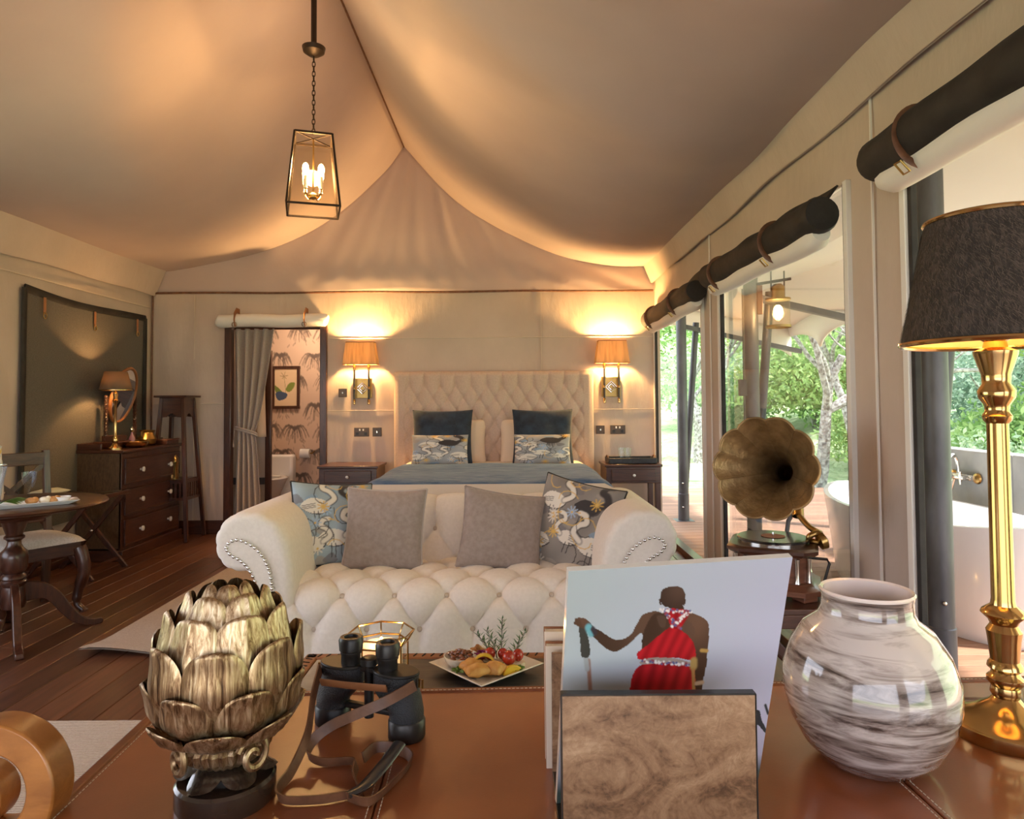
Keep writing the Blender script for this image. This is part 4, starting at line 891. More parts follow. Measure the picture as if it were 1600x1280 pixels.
to = thing('toilet', 'white ceramic toilet seen through the doorway', 'toilet', (-2.74, 7.72, 0))
def tring(sx, sy, z, dy=0): return [(sx * math.cos(a), dy + sy * math.sin(a), z) for a in np.linspace(0, 2 * PI, 33)[:-1]]
rs_ = [tring(.12, .18, 0), tring(.10, .16, .12), tring(.12, .18, .28), tring(.17, .24, .40), tring(.19, .26, .44), tring(.19, .26, .455), tring(.12, .18, .455), tring(.08, .1, .3)]
mb = MB(); n = 32; mb.add([p for r_ in rs_ for p in r_], [(i * n + k, i * n + (k + 1) % n, (i + 1) * n + (k + 1) % n, (i + 1) * n + k) for i in range(len(rs_) - 1) for k in range(n)] + [tuple(range(n)), tuple(range(7 * n, 8 * n))]); mb.build('bowl', M['china'], to)
mb = MB(); mb.grid(lambda u, v: ((.10 + .10 * v) * math.cos(2 * PI * u), (.16 + .11 * v) * math.sin(2 * PI * u), .462 + .008 * math.sin(PI * v)), 40, 5, cu=True); mb.build('seat', M['china'], to).modifiers.new('thickness', 'SOLIDIFY').thickness = .012
MB().box((0, .33, .45), (.36, .16, .5)).build('cistern', M['china'], to, bevel=.03)
pr = thing('toilet_roll', 'toilet paper roll on a brass holder against leaf wallpaper', 'toilet roll', (-2.47, YW - .08, .70))
MB().tube([(-.055, 0, 0), (.055, 0, 0)], .055, 20).build('paper', M['china'], pr); MB().tube([(-.06, 0, 0), (.08, 0, 0), (.085, .03, .01), (.085, .08, .02)], .008, 8).build('holder', M['brass'], pr)
sn = thing('bathroom_screen', 'beige partition with dark upright post behind the curtain', 'screen', (-2.57, 7.22, 0))
MB().box((0, 0, .93), (.06, .05, 1.86)).build('post', M['walnut'], sn, bevel=.005); MB().span((-.95, .01, 0), (-.03, .03, 1.80)).build('infill', M['canvas'], sn, smooth=False); MB().span((-.95, -.03, .45), (-.03, .0, .52)).build('rail', M['steel'], sn)
rb = thing('bath_robe', 'pale bathrobe hanging behind the tied curtain', 'robe', (-2.66, 7.15, .95))
mb = MB(); mb.grid(lambda u, v: ((-.12 + .2 * u) * (1 - .35 * v), .03 * math.sin(u * 14) - .02, .75 * v), 30, 16); mb.build('cloth', M['robe'], rb, ang=80).modifiers.new('thickness', 'SOLIDIFY').thickness = .02
MB().tube([(-.02, 0, .74), (-.02, .05, .80), (-.02, .08, .82)], .008, 8).build('hook', M['blackmetal'], rb)

# ================================================================== SIDE OF THE ROOM WITH THE CHEST
ch = thing('chest_of_drawers', 'dark wooden three-drawer chest with white knobs under the gauze window', 'chest', (-3.43, 6.19, 0))
cw_, cl_, chh = .37, .99, .93     # depth in x, length in y
MB().box((-.005, 0, .50), (cw_, cl_, .80)).build('carcass', M['chestside'], ch, bevel=.004)
MB().box((.005, 0, .045), (cw_ + .035, cl_ + .035, .09)).build('plinth', M['walnut_h'], ch, bevel=.006)
MB().box((.005, 0, .905), (cw_ + .03, cl_ + .03, .028)).build('top', M['walnut_h'], ch, bevel=.006)
MB().box((cw_ / 2 - .012, 0, .49), (.02, cl_, .80)).build('front_frame', M['walnut'], ch, bevel=.003)
for a, c in (((-.185, -.5), (.02, -.5)), ((-.185, -.5), (-.185, .5)), ((-.185, .5), (.02, .5))): MB().beam((*a, .945), (*c, .945), .018, .055).build('gallery', M['walnut_h'], ch, bevel=.006)
for i in range(3):
    z = .225 + .255 * i; x = cw_ / 2 + .004
    dw = MB().box((x, 0, z), (.016, cl_ - .07, .205)).build('drawer', M['walnut_h'], ch, bevel=.003)
    mb = MB(); hw, hh = (cl_ - .07) / 2, .1025
    mb.tube([(x + .008, -hw, z - hh), (x + .008, hw, z - hh), (x + .008, hw, z + hh), (x + .008, -hw, z + hh)], .007, 6, closed=True); mb.build('bead', M['walnut_h'], dw)
    for y in (-.23, .25): MB().lathe([(.010, 0), (.010, .012), (.022, .022), (.022, .032), (.010, .038)], 14, M=Matrix.Translation((x + .008, y, z)) @ Matrix.Rotation(PI / 2, 4, 'Y')).build('knob', M['china'], dw)
CT = .92
tl = thing('chest_lamp', 'small brass candlestick lamp with brown shade on the chest', 'lamp', (-3.36, 5.79, CT))
MB().lathe([(.055, 0), (.055, .012), (.03, .03), (.018, .05), (.026, .075), (.018, .10), (.013, .12), (.011, .38), (.018, .39), (.024, .41), (.014, .43), (.020, .46), (.010, .49), (.010, .52)], 20).build('stem', M['brass'], tl)
mb = MB(); mb.lathe([(.125, .50), (.088, .655)], 28, cap=False); sh = mb.build('lamp_shade', M['smallshade'], tl); sh.modifiers.new('thickness', 'SOLIDIFY').thickness = .003
MB().tube([(.125 * math.cos(a), .125 * math.sin(a), .50) for a in np.linspace(0, 2 * PI, 30)[:-1]], .004, 6, closed=True).build('rim', M['brass'], sh)
MB().ball((0, 0, .56), .02, 10, (1, 1, 1.5)).build('bulb', M['bulb'], tl); lamp('chest_lamp_light', tl, (0, 0, .575), 45, (1, .52, .18), .02)
mr = thing('dressing_mirror', 'oval swing mirror on barley-twist posts standing on the chest', 'mirror', (-3.49, 6.10, CT))
MB().box((0, 0, .03), (.20, .50, .06)).build('base', M['walnut_h'], mr, bevel=.01)
MB().box((.03, -.15, .085), (.12, .18, .05)).build('drawer_box', M['walnut_h'], mr, bevel=.006)
for s in (-1, 1):
    mb = MB()
    for ph in (0, PI): mb.tube([(.009 * math.cos(t * 3.2 + ph), s * .225 + .009 * math.sin(t * 3.2 + ph), .06 + .034 * t * .42) for t in np.linspace(0, 26, 90)], .0095, 6)
    mb.ball((0, s * .225, .44), .018, 10); mb.build('twist_post', M['walnut'], mr)
Mt = Matrix.Translation((0.02, 0, .46)) @ Matrix.Rotation(R(14), 4, 'Y')
el = [(0, .175 * math.cos(a), .245 * math.sin(a)) for a in np.linspace(0, 2 * PI, 48)[:-1]]
mb = MB(); mb.tube([tuple(Mt @ Vector(p)) for p in el], .015, 8, closed=True); mf = mb.build('oval_frame', M['tanstrap'], mr)
MB().add([tuple(Mt @ Vector((.004, p[1], p[2]))) for p in el] + [tuple(Mt @ Vector((-.006, p[1], p[2]))) for p in el], [tuple(range(47)), tuple(range(93, 46, -1))] + [(i, (i + 1) % 47, 47 + (i + 1) % 47, 47 + i) for i in range(47)]).build('glass', M['mirror'], mr, smooth=False)
bw_ = thing('brass_bowl', 'shallow hammered brass bowl on the chest', 'bowl', (-3.31, 6.02, CT))
MB().lathe([(.05, 0), (.075, .008), (.10, .03), (.105, .05), (.098, .05), (.07, .016), (.001, .012)], 28).build('bowl', M['brass'], bw_)
bp_ = thing('brass_pot', 'small round brass pot with handles behind the bowl on the chest', 'pot', (-3.36, 6.30, CT))
MB().lathe([(.04, 0), (.07, .02), (.08, .06), (.06, .10), (.055, .12), (.07, .14), (.065, .14), (.05, .12), (.05, .02), (.001, .015)], 28).build('body', M['darkbrass'], bp_)
for s in (-1, 1): MB().tube([(0, s * .07, .13), (0, s * .10, .125), (0, s * .095, .09), (0, s * .075, .08)], .006, 8).build('handle', M['darkbrass'], bp_)
pb = thing('scent_bottle', 'slim purple glass bottle with tassel beside the brass bowl', 'bottle', (-3.40, 6.12, CT))
MB().lathe([(.024, 0), (.028, .02), (.026, .08), (.010, .11), (.010, .13)], 18).build('bottle', mat('purple_glass', (.16, .08, .14), .15, coat=.6), pb); MB().lathe([(.012, .13), (.018, .15), (.006, .175), (.001, .18)], 14).build('stopper', M['silver'], pb)
wb_ = thing('trinket_box', 'low reddish wooden box at the far chest corner', 'box', (-3.30, 6.52, CT))
MB().box((0, 0, .018), (.14, .22, .036)).build('box', M['walnut_h'], wb_, bevel=.004); MB().box((0, 0, .042), (.15, .23, .012)).build('lid', mat('red_wood', (.16, .045, .02), .35, coat=.3), wb_, bevel=.004)
# plant stand
ps = thing('plant_stand', 'tall dark four-legged plant stand in the corner by the doorway', 'plant stand', (-3.24, 6.62, 0))
MB().box((0, 0, 1.37), (.31, .31, .02)).build('top', M['walnut_h'], ps, bevel=.004)
def lp(sx, sy, z): k = .10 + (.185 - .10) * (1.36 - z) / 1.36; return (sx * k, sy * k, z)
for sx in (-1, 1):
    for sy in (-1, 1): MB().beam(lp(sx, sy, 0), lp(sx, sy, 1.36), .034, .034).build('leg', M['walnut'], ps, bevel=.003)
for ax in range(4):
    Mx = Matrix.Rotation(ax * PI / 2, 4, 'Z'); pol = [(-.118, 1.16), (-.10, 1.17), (-.05, 1.175), (-.028, 1.20), (0, 1.21), (.028, 1.20), (.05, 1.175), (.10, 1.17), (.118, 1.16), (.10, 1.36), (-.10, 1.36)]
    MB().prism(pol, -.112, -.098, Mx).build('apron', M['walnut_h'], ps)
MB().box((0, 0, .575), (.27, .27, .016)).build('shelf', M['walnut_h'], ps)
for ax in range(4):
    Mx = Matrix.Rotation(ax * PI / 2, 4, 'Z')
    MB().box((0, -.15, .40), (.29, .014, .025), M=Mx).build('lower_rail', M['walnut_h'], ps); MB().box((0, -.14, .56), (.27, .014, .025), M=Mx).build('upper_rail', M['walnut_h'], ps)
    for k in range(6): MB().box((-.105 + .042 * k, -.145, .48), (.022, .008, .145), M=Mx).build('slat', M['walnut'], ps)
bj = thing('brass_canister', 'shiny brass canister on the plant stand shelf', 'canister', (-3.27, 6.58, .583))
MB().lathe([(.06, 0), (.06, .15), (.064, .155), (.064, .165)], 24).build('body', M['brass'], bj); MB().lathe([(.06, .165), (.055, .20), (.035, .235), (.012, .25), (.001, .252)], 20).build('lid', M['brass'], bj)
# folding luggage rack
lr = thing('luggage_rack', 'folding dark wooden luggage rack before the chest', 'luggage rack', (-3.33, 5.25, 0))
for y in (-.22, .22):
    MB().beam((-.26, y, 0), (.24, y, .60), .035, .022, (0, 1, 0)).build('leg', M['walnut'], lr, bevel=.003); MB().beam((.24, y + .03, 0), (-.26, y + .03, .60), .035, .022, (0, 1, 0)).build('leg', M['walnut'], lr, bevel=.003)
    MB().ball((-.01, y - .02, .30), .012, 8, (1, .5, 1)).build('pivot', M['chrome'], lr)
for x in (-.26, .24): MB().beam((x, -.25, .60), (x, .28, .60), .03, .03).build('top_bar', M['walnut_h'], lr, bevel=.004)
for x in (-.20, .18): MB().beam((x, -.25, .08), (x, .28, .08), .02, .02).build('lower_bar', M['walnut_h'], lr)
for y in (-.18, .02, .2): MB().tube([(-.26, y, .618), (-.01, y, .595), (.24, y, .618)], [(.022, .0025)] * 3, 8, flat=(0, 0, 1)).build('strap', M['dark_canvas'], lr)
bg = thing('canvas_bag', 'pale folded canvas bag lying on the luggage rack', 'bag', (-3.40, 5.2, .612))
mb = pillow_mesh(.17, .26, .06, 24, 24, .02, .15, 2); mb.v = [(x - .08, z - .18, y + .03) for x, y, z in mb.v]; mb.build('bag', mat('pale_green_canvas', (.55, .58, .50), .9), bg, weld=True)
MB().tube([(-.12, -.17, .03), (-.11, -.21, .01), (-.05, -.21, .01), (-.04, -.17, .03)], .006, 8).build('handle', M['strap'], bg)
# round pedestal table
pt = thing('pedestal_table', 'round dark wooden pedestal table with curved legs', 'table', (-2.79, 3.85, 0))
MB().lathe([(.001, .705), (.30, .705), (.31, .715), (.42, .722), (.445, .73), (.455, .738), (.45, .748), (.43, .752), (.001, .752)], 64).build('top', M['walnut_h'], pt)
MB().lathe([(.001, .66), (.17, .665), (.185, .68), (.17, .70), (.001, .705)], 40).build('collar', M['walnut_h'], pt)
MB().lathe([(.055, .17), (.062, .19), (.06, .27), (.055, .29), (.062, .30), (.064, .315), (.055, .325), (.062, .335), (.058, .35), (.045, .36), (.055, .37), (.066, .39), (.068, .45), (.064, .48), (.045, .50), (.035, .52), (.033, .54), (.05, .555), (.05, .565), (.04, .575), (.055, .62), (.07, .66)], 28).build('column', M['walnut'], pt)
pl_ = [(.04, .30), (.10, .30), (.16, .275), (.22, .22), (.27, .14), (.33, .06), (.39, .035), (.43, .03), (.43, 0), (.36, 0), (.29, .03), (.23, .09), (.18, .16), (.13, .20), (.04, .205)]
for a in (-50, 40, 130, 220): MB().prism([tuple(p) for p in catmull(pl_, 3)], -.02, .02, Matrix.Rotation(R(a), 4, 'Z')).build('leg', M['walnut'], pt, bevel=.005)
# dining chair
fx_, fy_ = .85, -.53; rzc = math.atan2(fy_, fx_) + PI / 2     # chair front looks along local -y
dc = thing('dining_chair', 'dark wooden cross-back dining chair with pale woven seat', 'chair', (-3.02, 4.27, 0), rzc)
w2_, d2_ = .21, .20
mb = MB(); mb.grid(lambda u, v: ((-1 + 2 * u) * (w2_ + .035) * (1 - .0 * v), -(d2_ + .03) + 2 * (d2_ + .02) * v, .44 + .055 * (max(0, (1 - (2 * u - 1) ** 4) * (1 - (2 * v - 1) ** 4))) ** .5), 24, 24); mb.grid(lambda u, v: ((-1 + 2 * u) * (w2_ + .035), -(d2_ + .03) + 2 * (d2_ + .02) * v, .44), 2, 2)
mb.build('seat', M['seatpad'], dc, ang=60)
for a, c in (((-w2_, -d2_), (w2_, -d2_)), ((-w2_, d2_), (w2_, d2_)), ((-w2_, -d2_), (-w2_, d2_)), ((w2_, -d2_), (w2_, d2_))): MB().beam((*a, .40), (*c, .40), .03, .085).build('seat_rail', M['walnut_h'], dc, bevel=.004)
for s in (-1, 1):
    MB().tube(catmull([(s * w2_, -d2_, .40), (s * (w2_ + .015), -d2_ - .02, .33), (s * (w2_ + .02), -d2_ - .025, .24), (s * w2_, -d2_, .12), (s * (w2_ - .005), -d2_, .05), (s * (w2_ + .015), -d2_ - .025, .015), (s * (w2_ + .02), -d2_ - .03, 0)], 4, False), [.042] * 3 + [.040] * 4 + [.036] * 4 + [.028] * 4 + [.020] * 4 + [.020] * 3 + [.026] * 2 + [.024], 12).build('front_leg', M['walnut'], dc)
    MB().beam((s * w2_, d2_ + .03, 0), (s * w2_, d2_, .46), .036, .045).build('back_leg', M['walnut'], dc, bevel=.004); MB().beam((s * w2_, d2_, .46), (s * w2_, d2_ + .05, 1.0), .036, .04).build('back_post', M['walnut'], dc, bevel=.004)
    MB().beam((s * w2_, d2_ + .02, .56), (-s * w2_, d2_ + .04, .92), .03, .016, (0, 1, 0)).build('cross_bar', M['walnut'], dc)
MB().beam((-w2_, d2_ + .042, .945), (w2_, d2_ + .042, .945), .025, .085).build('top_rail', M['walnut_h'], dc, bevel=.005); MB().beam((-w2_, d2_ + .015, .55), (w2_, d2_ + .015, .55), .022, .04).build('lower_rail', M['walnut_h'], dc, bevel=.004)
# on the pedestal table
PZ = .753
pp = thing('long_platter', 'long white platter of snacks on the pedestal table', 'platter', (-2.62, 3.70, PZ), R(38))
mb = MB(); A = [(-.24, -.075), (.24, -.075), (.24, .075), (-.24, .075)]; mb.add([(x * .8, y * .7, 0) for x, y in A] + [(x, y, .022) for x, y in A] + [(x * .96, y * .9, .022) for x, y in A] + [(x * .8, y * .7, .008) for x, y in A], [(3, 2, 1, 0), (12, 13, 14, 15)] + [(i + 4 * k, (i + 1) % 4 + 4 * k, (i + 1) % 4 + 4 * k + 4, i + 4 * k + 4) for k in range(3) for i in range(4)])
mb.build('dish', M['china'], pp, bevel=.003)
FOOD = {'bread': mat('toasted_bread', (.42, .17, .05), .7, c2=(.62, .33, .12), nscale=30, bs=40, bstr=.5), 'green': mat('salad_green', (.06, .16, .02), .5, c2=(.16, .30, .05), nscale=40), 'red': mat('tomato_red', (.42, .03, .015), .2, coat=.4), 'pastry': mat('golden_pastry', (.55, .25, .06), .5, c2=(.72, .42, .14), nscale=25, bs=30, bstr=.5), 'lemon': mat('lemon_yellow', (.75, .50, .04), .35), 'pink': mat('pickled_pink', (.28, .02, .14), .4), 'glaze': mat('glazed_brown', (.12, .03, .012), .18, c2=(.26, .08, .03), nscale=40, coat=.6), 'cream': mat('cream_cheese', (.78, .70, .55), .5)}
Rp = Matrix.Translation((-2.62, 3.70, PZ)) @ Matrix.Rotation(R(38), 4, 'Z')
def onpl(x, y, z): return tuple(Rp @ Vector((x, y, z)))
for k, (x, m_, nm, lab) in enumerate(((.02, 'bread', 'toast', 'browned toast piece at the middle of the long platter'), (.08, 'cream', 'dumpling', 'creamy dumpling on the long platter'), (.12, 'bread', 'toast', 'browned toast piece close to the small dip dish'))):
    t = thing(nm, lab, 'food', onpl(x, 0, .009)); mb = MB()
    mb.ball((0, 0, .018), .03, 12, (1, .8, .6)); mb.ball((.015, .01, .022), .018, 8); mb.build('body', FOOD[m_], t)
t = thing('dip_dish', 'small white dip dish at the platter end', 'dish', onpl(.165, 0, .009)); MB().lathe([(.025, 0), (.04, .03), (.037, .03), (.02, .008), (.001, .008)], 20).build('dish', M['china'], t)
t = thing('salad_leaf', 'long green salad leaf on the long platter', 'leaf', onpl(-.08, 0, .010)); mb = MB()
for k in range(5): mb.grid(lambda u, v, k=k: (-.06 + .14 * u, (-.02 + .04 * v) * math.sin(PI * (.1 + .85 * u)) + .012 * (k - 2), .008 + .018 * math.sin(PI * u) + .006 * k * u), 8, 3)
mb.build('leaf', FOOD['green'], t, ang=80)
ib = thing('cut_glass_cooler', 'cut-glass ice cooler standing on the pedestal table', 'glass bowl', (-2.88, 3.76, PZ))
MB().lathe([(.055, 0), (.06, .01), (.065, .08), (.085, .19), (.09, .21), (.086, .21), (.06, .08), (.05, .015), (.001, .015)], 24, rad=lambda a, z: 1 + .03 * math.cos(a * 12)).build('bowl', clear('cut_glass', (.9, .92, .94), 1.0, .05), ib, ang=20)
MB().tube([(.088 * math.cos(a), .088 * math.sin(a), .212) for a in np.linspace(0, 2 * PI, 36)[:-1]], .004, 6, closed=True).build('rim', M['silver'], ib)
gb_ = thing('wine_goblet', 'clear stemmed goblet beside the glass cooler', 'glass', (-2.72, 3.86, PZ))
MB().lathe([(.035, 0), (.032, .004), (.005, .01), (.004, .07), (.02, .085), (.034, .12), (.036, .17), (.033, .17), (.03, .12), (.004, .09)], 20).build('goblet', clear('goblet_glass', (.9, .92, .94), 1.0, .04), gb_)
wbt = thing('ceramic_bottle', 'white bottle with blue and yellow floral neck on the table', 'bottle', (-2.98, 3.95, PZ))
MB().lathe([(.04, 0), (.043, .02), (.04, .16), (.033, .22), (.03, .235)], 24).build('body', M['china'], wbt); MB().lathe([(.03, .235), (.028, .30), (.031, .31), (.02, .315)], 24).build('neck', mat('floral_glaze', (.10, .14, .42), .3, c2=(.75, .55, .16), mid=(.8, .8, .8), nscale=45, lo=.38, hi=.62), wbt)
# rugs
def rug(name, x0, x1, y0, y1, lab, curl=False):
    def f(u, v, o=0):
        x = x0 + (x1 - x0) * u; y = y0 + (y1 - y0) * v; z = .012
        if curl: d = math.hypot((x - x0) * .8, (y - y0) * 1.6); z += .035 * math.exp(-(d / .22) ** 2) + .012 * max(0, math.sin((x - x0) * 7)) * math.exp(-((y - y0) / .12) ** 2)
        return (x, y, z - o)
    mb = MB(); mb.grid(lambda u, v: f(u, v), 60, 40); mb.grid(lambda u, v: f(u, v, .010), 60, 40)
    o = mb.build(name, M['rug']); tag(o, lab, 'rug')
rug('woven_rug', -2.24, .95, 3.56, 5.9, 'beige woven rug with lifted corner under the sofa', True)
rug('woven_rug', -3.2, 1.3, -1.2, 2.83, 'beige woven rug under the leather desk')
# ================================================================== PENDANT AND WINDOW BLINDS
pe = thing('pendant_lantern', 'lit tapered glass pendant lantern hanging from the tent ridge', 'pendant lamp', (-1.09, 3.73, 2.36))
MB().tube([(0, 0, .93), (0, 0, 1.53)], .016, 14).build('rod', M['bronze'], pe); MB().lathe([(.001, .865), (.03, .87), (.058, .89), (.064, .915), (.02, .925), (.016, .94)], 24).build('ceiling_cup', M['bronze'], pe)
z = .865; k = 0; chn = []
while z > .44:
    mb = MB(); mb.tube([(.008 * math.cos(a) * (k % 2), .008 * math.cos(a) * (1 - k % 2), z - .017 + .018 * math.sin(a)) for a in np.linspace(0, 2 * PI, 12)[:-1]], .0028, 5, closed=True); mb.build('chain_link', M['bronze'], pe); z -= .027; k += 1
Rz_ = Matrix.Rotation(R(17), 4, 'Z')
def sq(h, z): return [tuple(Rz_ @ Vector((sx * h, sy * h, z))) for sx, sy in ((-1, -1), (1, -1), (1, 1), (-1, 1))]
q0, q1 = sq(.138, 0), sq(.098, .40)
for i in range(4):
    MB().beam(q0[i], q1[i], .010, .010).build('upright', M['bronze'], pe); MB().beam(q0[i], q0[(i + 1) % 4], .010, .010).build('bottom_bar', M['bronze'], pe); MB().beam(q1[i], q1[(i + 1) % 4], .012, .012).build('top_bar', M['bronze'], pe)
    MB().add([q0[i], q0[(i + 1) % 4], q1[(i + 1) % 4], q1[i]], [(0, 1, 2, 3)]).build('glass_pane', M['amberglass'], pe, smooth=False)
MB().beam(q1[0], q1[2], .006, .006).build('top_brace', M['bronze'], pe); MB().beam(q1[1], q1[3], .006, .006).build('top_brace', M['bronze'], pe)
MB().tube([(0, 0, .40), (0, 0, .08)], .005, 8).build('stem', M['darkbrass'], pe); MB().lathe([(.001, .06), (.025, .07), (.028, .085), (.01, .10)], 16).build('hub', M['darkbrass'], pe)
for i in range(4):
    a = R(17 + 45 + 90 * i); c, s = .058 * math.cos(a), .058 * math.sin(a)
    MB().tube([(0, 0, .08), (c * .6, s * .6, .065), (c, s, .09), (c, s, .13)], .004, 6).build('arm', M['darkbrass'], pe); MB().lathe([(.014, .11), (.010, .115), (.010, .18)], 12, c=(c, s, 0)).build('candle_sleeve', M['sheet'], pe)
    MB().ball((c, s, .215), .018, 10, (1, 1, 2)).build('bulb', M['bulb'], pe)
lamp('pendant_light', pe, (0, 0, .23), 32, (1, .60, .25), .05)
def blind(y0, y1, z0, z1, lab, wob=0):
    t = thing('rolled_blind', lab, 'blind', (1.365, 0, 0), 0, 'rolled window blinds'); n = 26
    def P(t_, dx=0, dz=0): return (dx, y0 + (y1 - y0) * t_, z0 + (z1 - z0) * t_ + dz + .005 * math.sin(t_ * 11 + wob))
    rr = [.070] + [.084 + .004 * math.sin(t_ * 23 + wob) for t_ in np.linspace(.01, .99, n)] + [.074]
    d = MB().tube([P(-.004)] + [P(t_) for t_ in np.linspace(.01, .99, n)] + [P(1.004)], rr, 22).build('dark_roll', M['dark_canvas'], t)
    for yy, tt in ((-.006, -.004), (.006, 1.004)):
        mb = MB(); c = P(tt); mb.tube([(c[0] + (.012 + .0046 * a) * math.cos(a), c[1] + yy, c[2] + (.012 + .0046 * a) * math.sin(a)) for a in np.linspace(0, 13, 60)], .004, 5); mb.build('roll_end', M['dark_canvas'], d)
    MB().tube([P(.02, .012, -.075)] + [P(t_, .015, -.085) for t_ in np.linspace(.05, .95, 20)] + [P(.98, .012, -.075)], [.04] + [.055] * 20 + [.04], 16).build('pale_lining_roll', M['canvas_white'], t)
    mb = MB()
    def fl_(u, v):
        a = P(u); zt = WZ1 + .03 + .025 * math.sin(u * 9 + wob) - .05 * (1 - u if y1 < y0 else u) ; return (.02 + .05 * v, a[1], a[2] + .06 + (zt - a[2] - .06) * v)
    mb.grid(fl_, 40, 8); mb.build('header_flap', M['dark_canvas'], t).modifiers.new('thickness', 'SOLIDIFY').thickness = .008
    for tt in (.16, .70):
        c = P(tt); r_ = .090
        s = MB().tube([(c[0] + r_ * math.cos(a), c[1] + .01 * math.sin(a), c[2] - .012 + (r_ + .012) * math.sin(a)) for a in np.linspace(R(70), R(290), 20)], [(.013, .0025)] * 20, 8, flat=(0, 1, 0)).build('strap', M['strap'], t)
        MB().tube([(c[0] - .085, c[1] - .018, c[2] - .10), (c[0] - .085, c[1] + .018, c[2] - .10), (c[0] - .055, c[1] + .018, c[2] - .135), (c[0] - .055, c[1] - .018, c[2] - .135)], .004, 6, closed=True).build('buckle', M['darkbrass'], s)
    return t
blind(6.76, 5.02, 2.10, 2.12, 'rolled dark canvas blind over the window nearest the bed', 0)
blind(4.66, 2.97, 2.145, 2.115, 'rolled dark canvas blind over the window behind the gramophone', 2)
blind(2.52, .72, 2.19, 2.17, 'large rolled dark canvas blind at the picture edge above the lamp', 4)

# ================================================================== COFFEE TABLE
CH = .42
ct = thing('coffee_table', 'low dark-topped coffee table with stitched leather border', 'coffee table', (-.10, 2.13, 0))
cx_, cy_ = .62, .29
MB().span((-cx_ + .045, -cy_ + .045, CH - .03), (cx_ - .045, cy_ - .045, CH)).build('top', M['coffeetop'], ct, bevel=.002)
for a, c in (((-cx_ + .02, -cy_), (-cx_ + .02, cy_)), ((cx_ - .02, -cy_), (cx_ - .02, cy_)), ((-cx_, cy_ - .02), (cx_, cy_ - .02)), ((-cx_, -cy_ + .02), (cx_, -cy_ + .02))):
    b_ = MB().beam((*a, CH - .016), (*c, CH - .016), .045, .04).build('leather_border', M['tanstrap'], ct, bevel=.006)
    mb = MB(); A = np.array(a); C_ = np.array(c); d = vn(np.append(C_ - A, 0))[:2]; n_ = np.array((-d[1], d[0])); L_ = np.linalg.norm(C_ - A)
    for k in range(int(L_ / .03)): p = A + d * (.015 + .03 * k); mb.beam((*(p - n_ * .012), CH + .0045), (*(p + n_ * .012 + d * .008), CH + .0045), .004, .003)
    st_ = mb.build('lacing', M['gap'], b_); st_['kind'] = 'stuff'
for x in (-cx_ + .05, cx_ - .05):
    for y in (-cy_ + .05, cy_ - .05): MB().box((x, y, (CH - .03) / 2), (.06, .06, CH - .03)).build('leg', M['walnut'], ct, bevel=.005)
MB().span((-cx_ + .03, -cy_ + .03, CH - .14), (cx_ - .03, cy_ - .03, CH - .03)).build('apron', M['leather_edge'], ct, bevel=.006)
cl = thing('candle_lantern', 'brass-edged octagonal glass lantern with a lit pillar candle', 'lantern', (-.428, 2.24, CH))
def oct_(r_, z): return [(r_ * math.cos(a), r_ * math.sin(a), z) for a in np.arange(8) * PI / 4 + .2]
o0, o1, o2 = oct_(.085, 0), oct_(.085, .105), oct_(.105, .138)
for i in range(8):
    j = (i + 1) % 8
    MB().add([o0[i], o0[j], o1[j], o1[i]], [(0, 1, 2, 3)]).build('glass_pane', M['glass'], cl, smooth=False); MB().add([o1[i], o1[j], o2[j], o2[i]], [(0, 1, 2, 3)]).build('glass_pane', M['glass'], cl, smooth=False)
    MB().tube([o0[i], o1[i], o2[i]], .0028, 6).build('upright', M['brass'], cl)
for o_ in (o0, o1, o2): MB().tube(o_, .0032, 6, closed=True).build('rim', M['brass'], cl)
MB().lathe([(.08, 0), (.08, .003)], 8).build('floor_plate', M['brass'], cl); MB().lathe([(.066, .004), (.067, .092), (.06, .099), (.02, .090), (.001, .089)], 28).build('candle', M['wax'], cl)
MB().ball((0, 0, .108), .006, 8, (1, 1, 2.4)).build('flame', M['flame'], cl); lamp('candle_light', cl, (0, 0, .116), 1.2, (1, .55, .2), .012)
# snack plate
SP = thing('square_plate', 'square white plate of snacks on the coffee table', 'plate', (-.09, 2.265, CH + .001), R(43))
A = [(-.135, -.135), (.135, -.135), (.135, .135), (-.135, .135)]; mb = MB()
mb.add([(x * .6, y * .6, 0) for x, y in A] + [(x, y, .026) for x, y in A] + [(x * .96, y * .96, .028) for x, y in A] + [(x * .62, y * .62, .007) for x, y in A], [(3, 2, 1, 0), (12, 13, 14, 15)] + [(i + 4 * k, (i + 1) % 4 + 4 * k, (i + 1) % 4 + 4 * k + 4, i + 4 * k + 4) for k in range(3) for i in range(4)])
mb.build('dish', M['china'], SP, bevel=.003)
PX, PY, PZ2 = -.09, 2.265, CH + .010
t = thing('relish_bowl', 'small white bowl of glazed nuts on the square plate', 'bowl', (PX - .085, PY + .015, PZ2)); MB().lathe([(.03, 0), (.05, .02), (.056, .038), (.052, .038), (.03, .012), (.001, .01)], 24).build('bowl', M['china'], t)
mb = MB(); rg = random.Random(4)
for k in range(46): a = rg.uniform(0, 6.3); r_ = .045 * math.sqrt(rg.random()); mb.ball((r_ * math.cos(a), r_ * math.sin(a), .032 + .016 * (1 - r_ / .045) + rg.uniform(-.004, .006)), rg.uniform(.006, .010), 7, (1, .8, .7))
nt = mb.build('glazed_nuts', FOOD['glaze'], t); nt['kind'] = 'stuff'
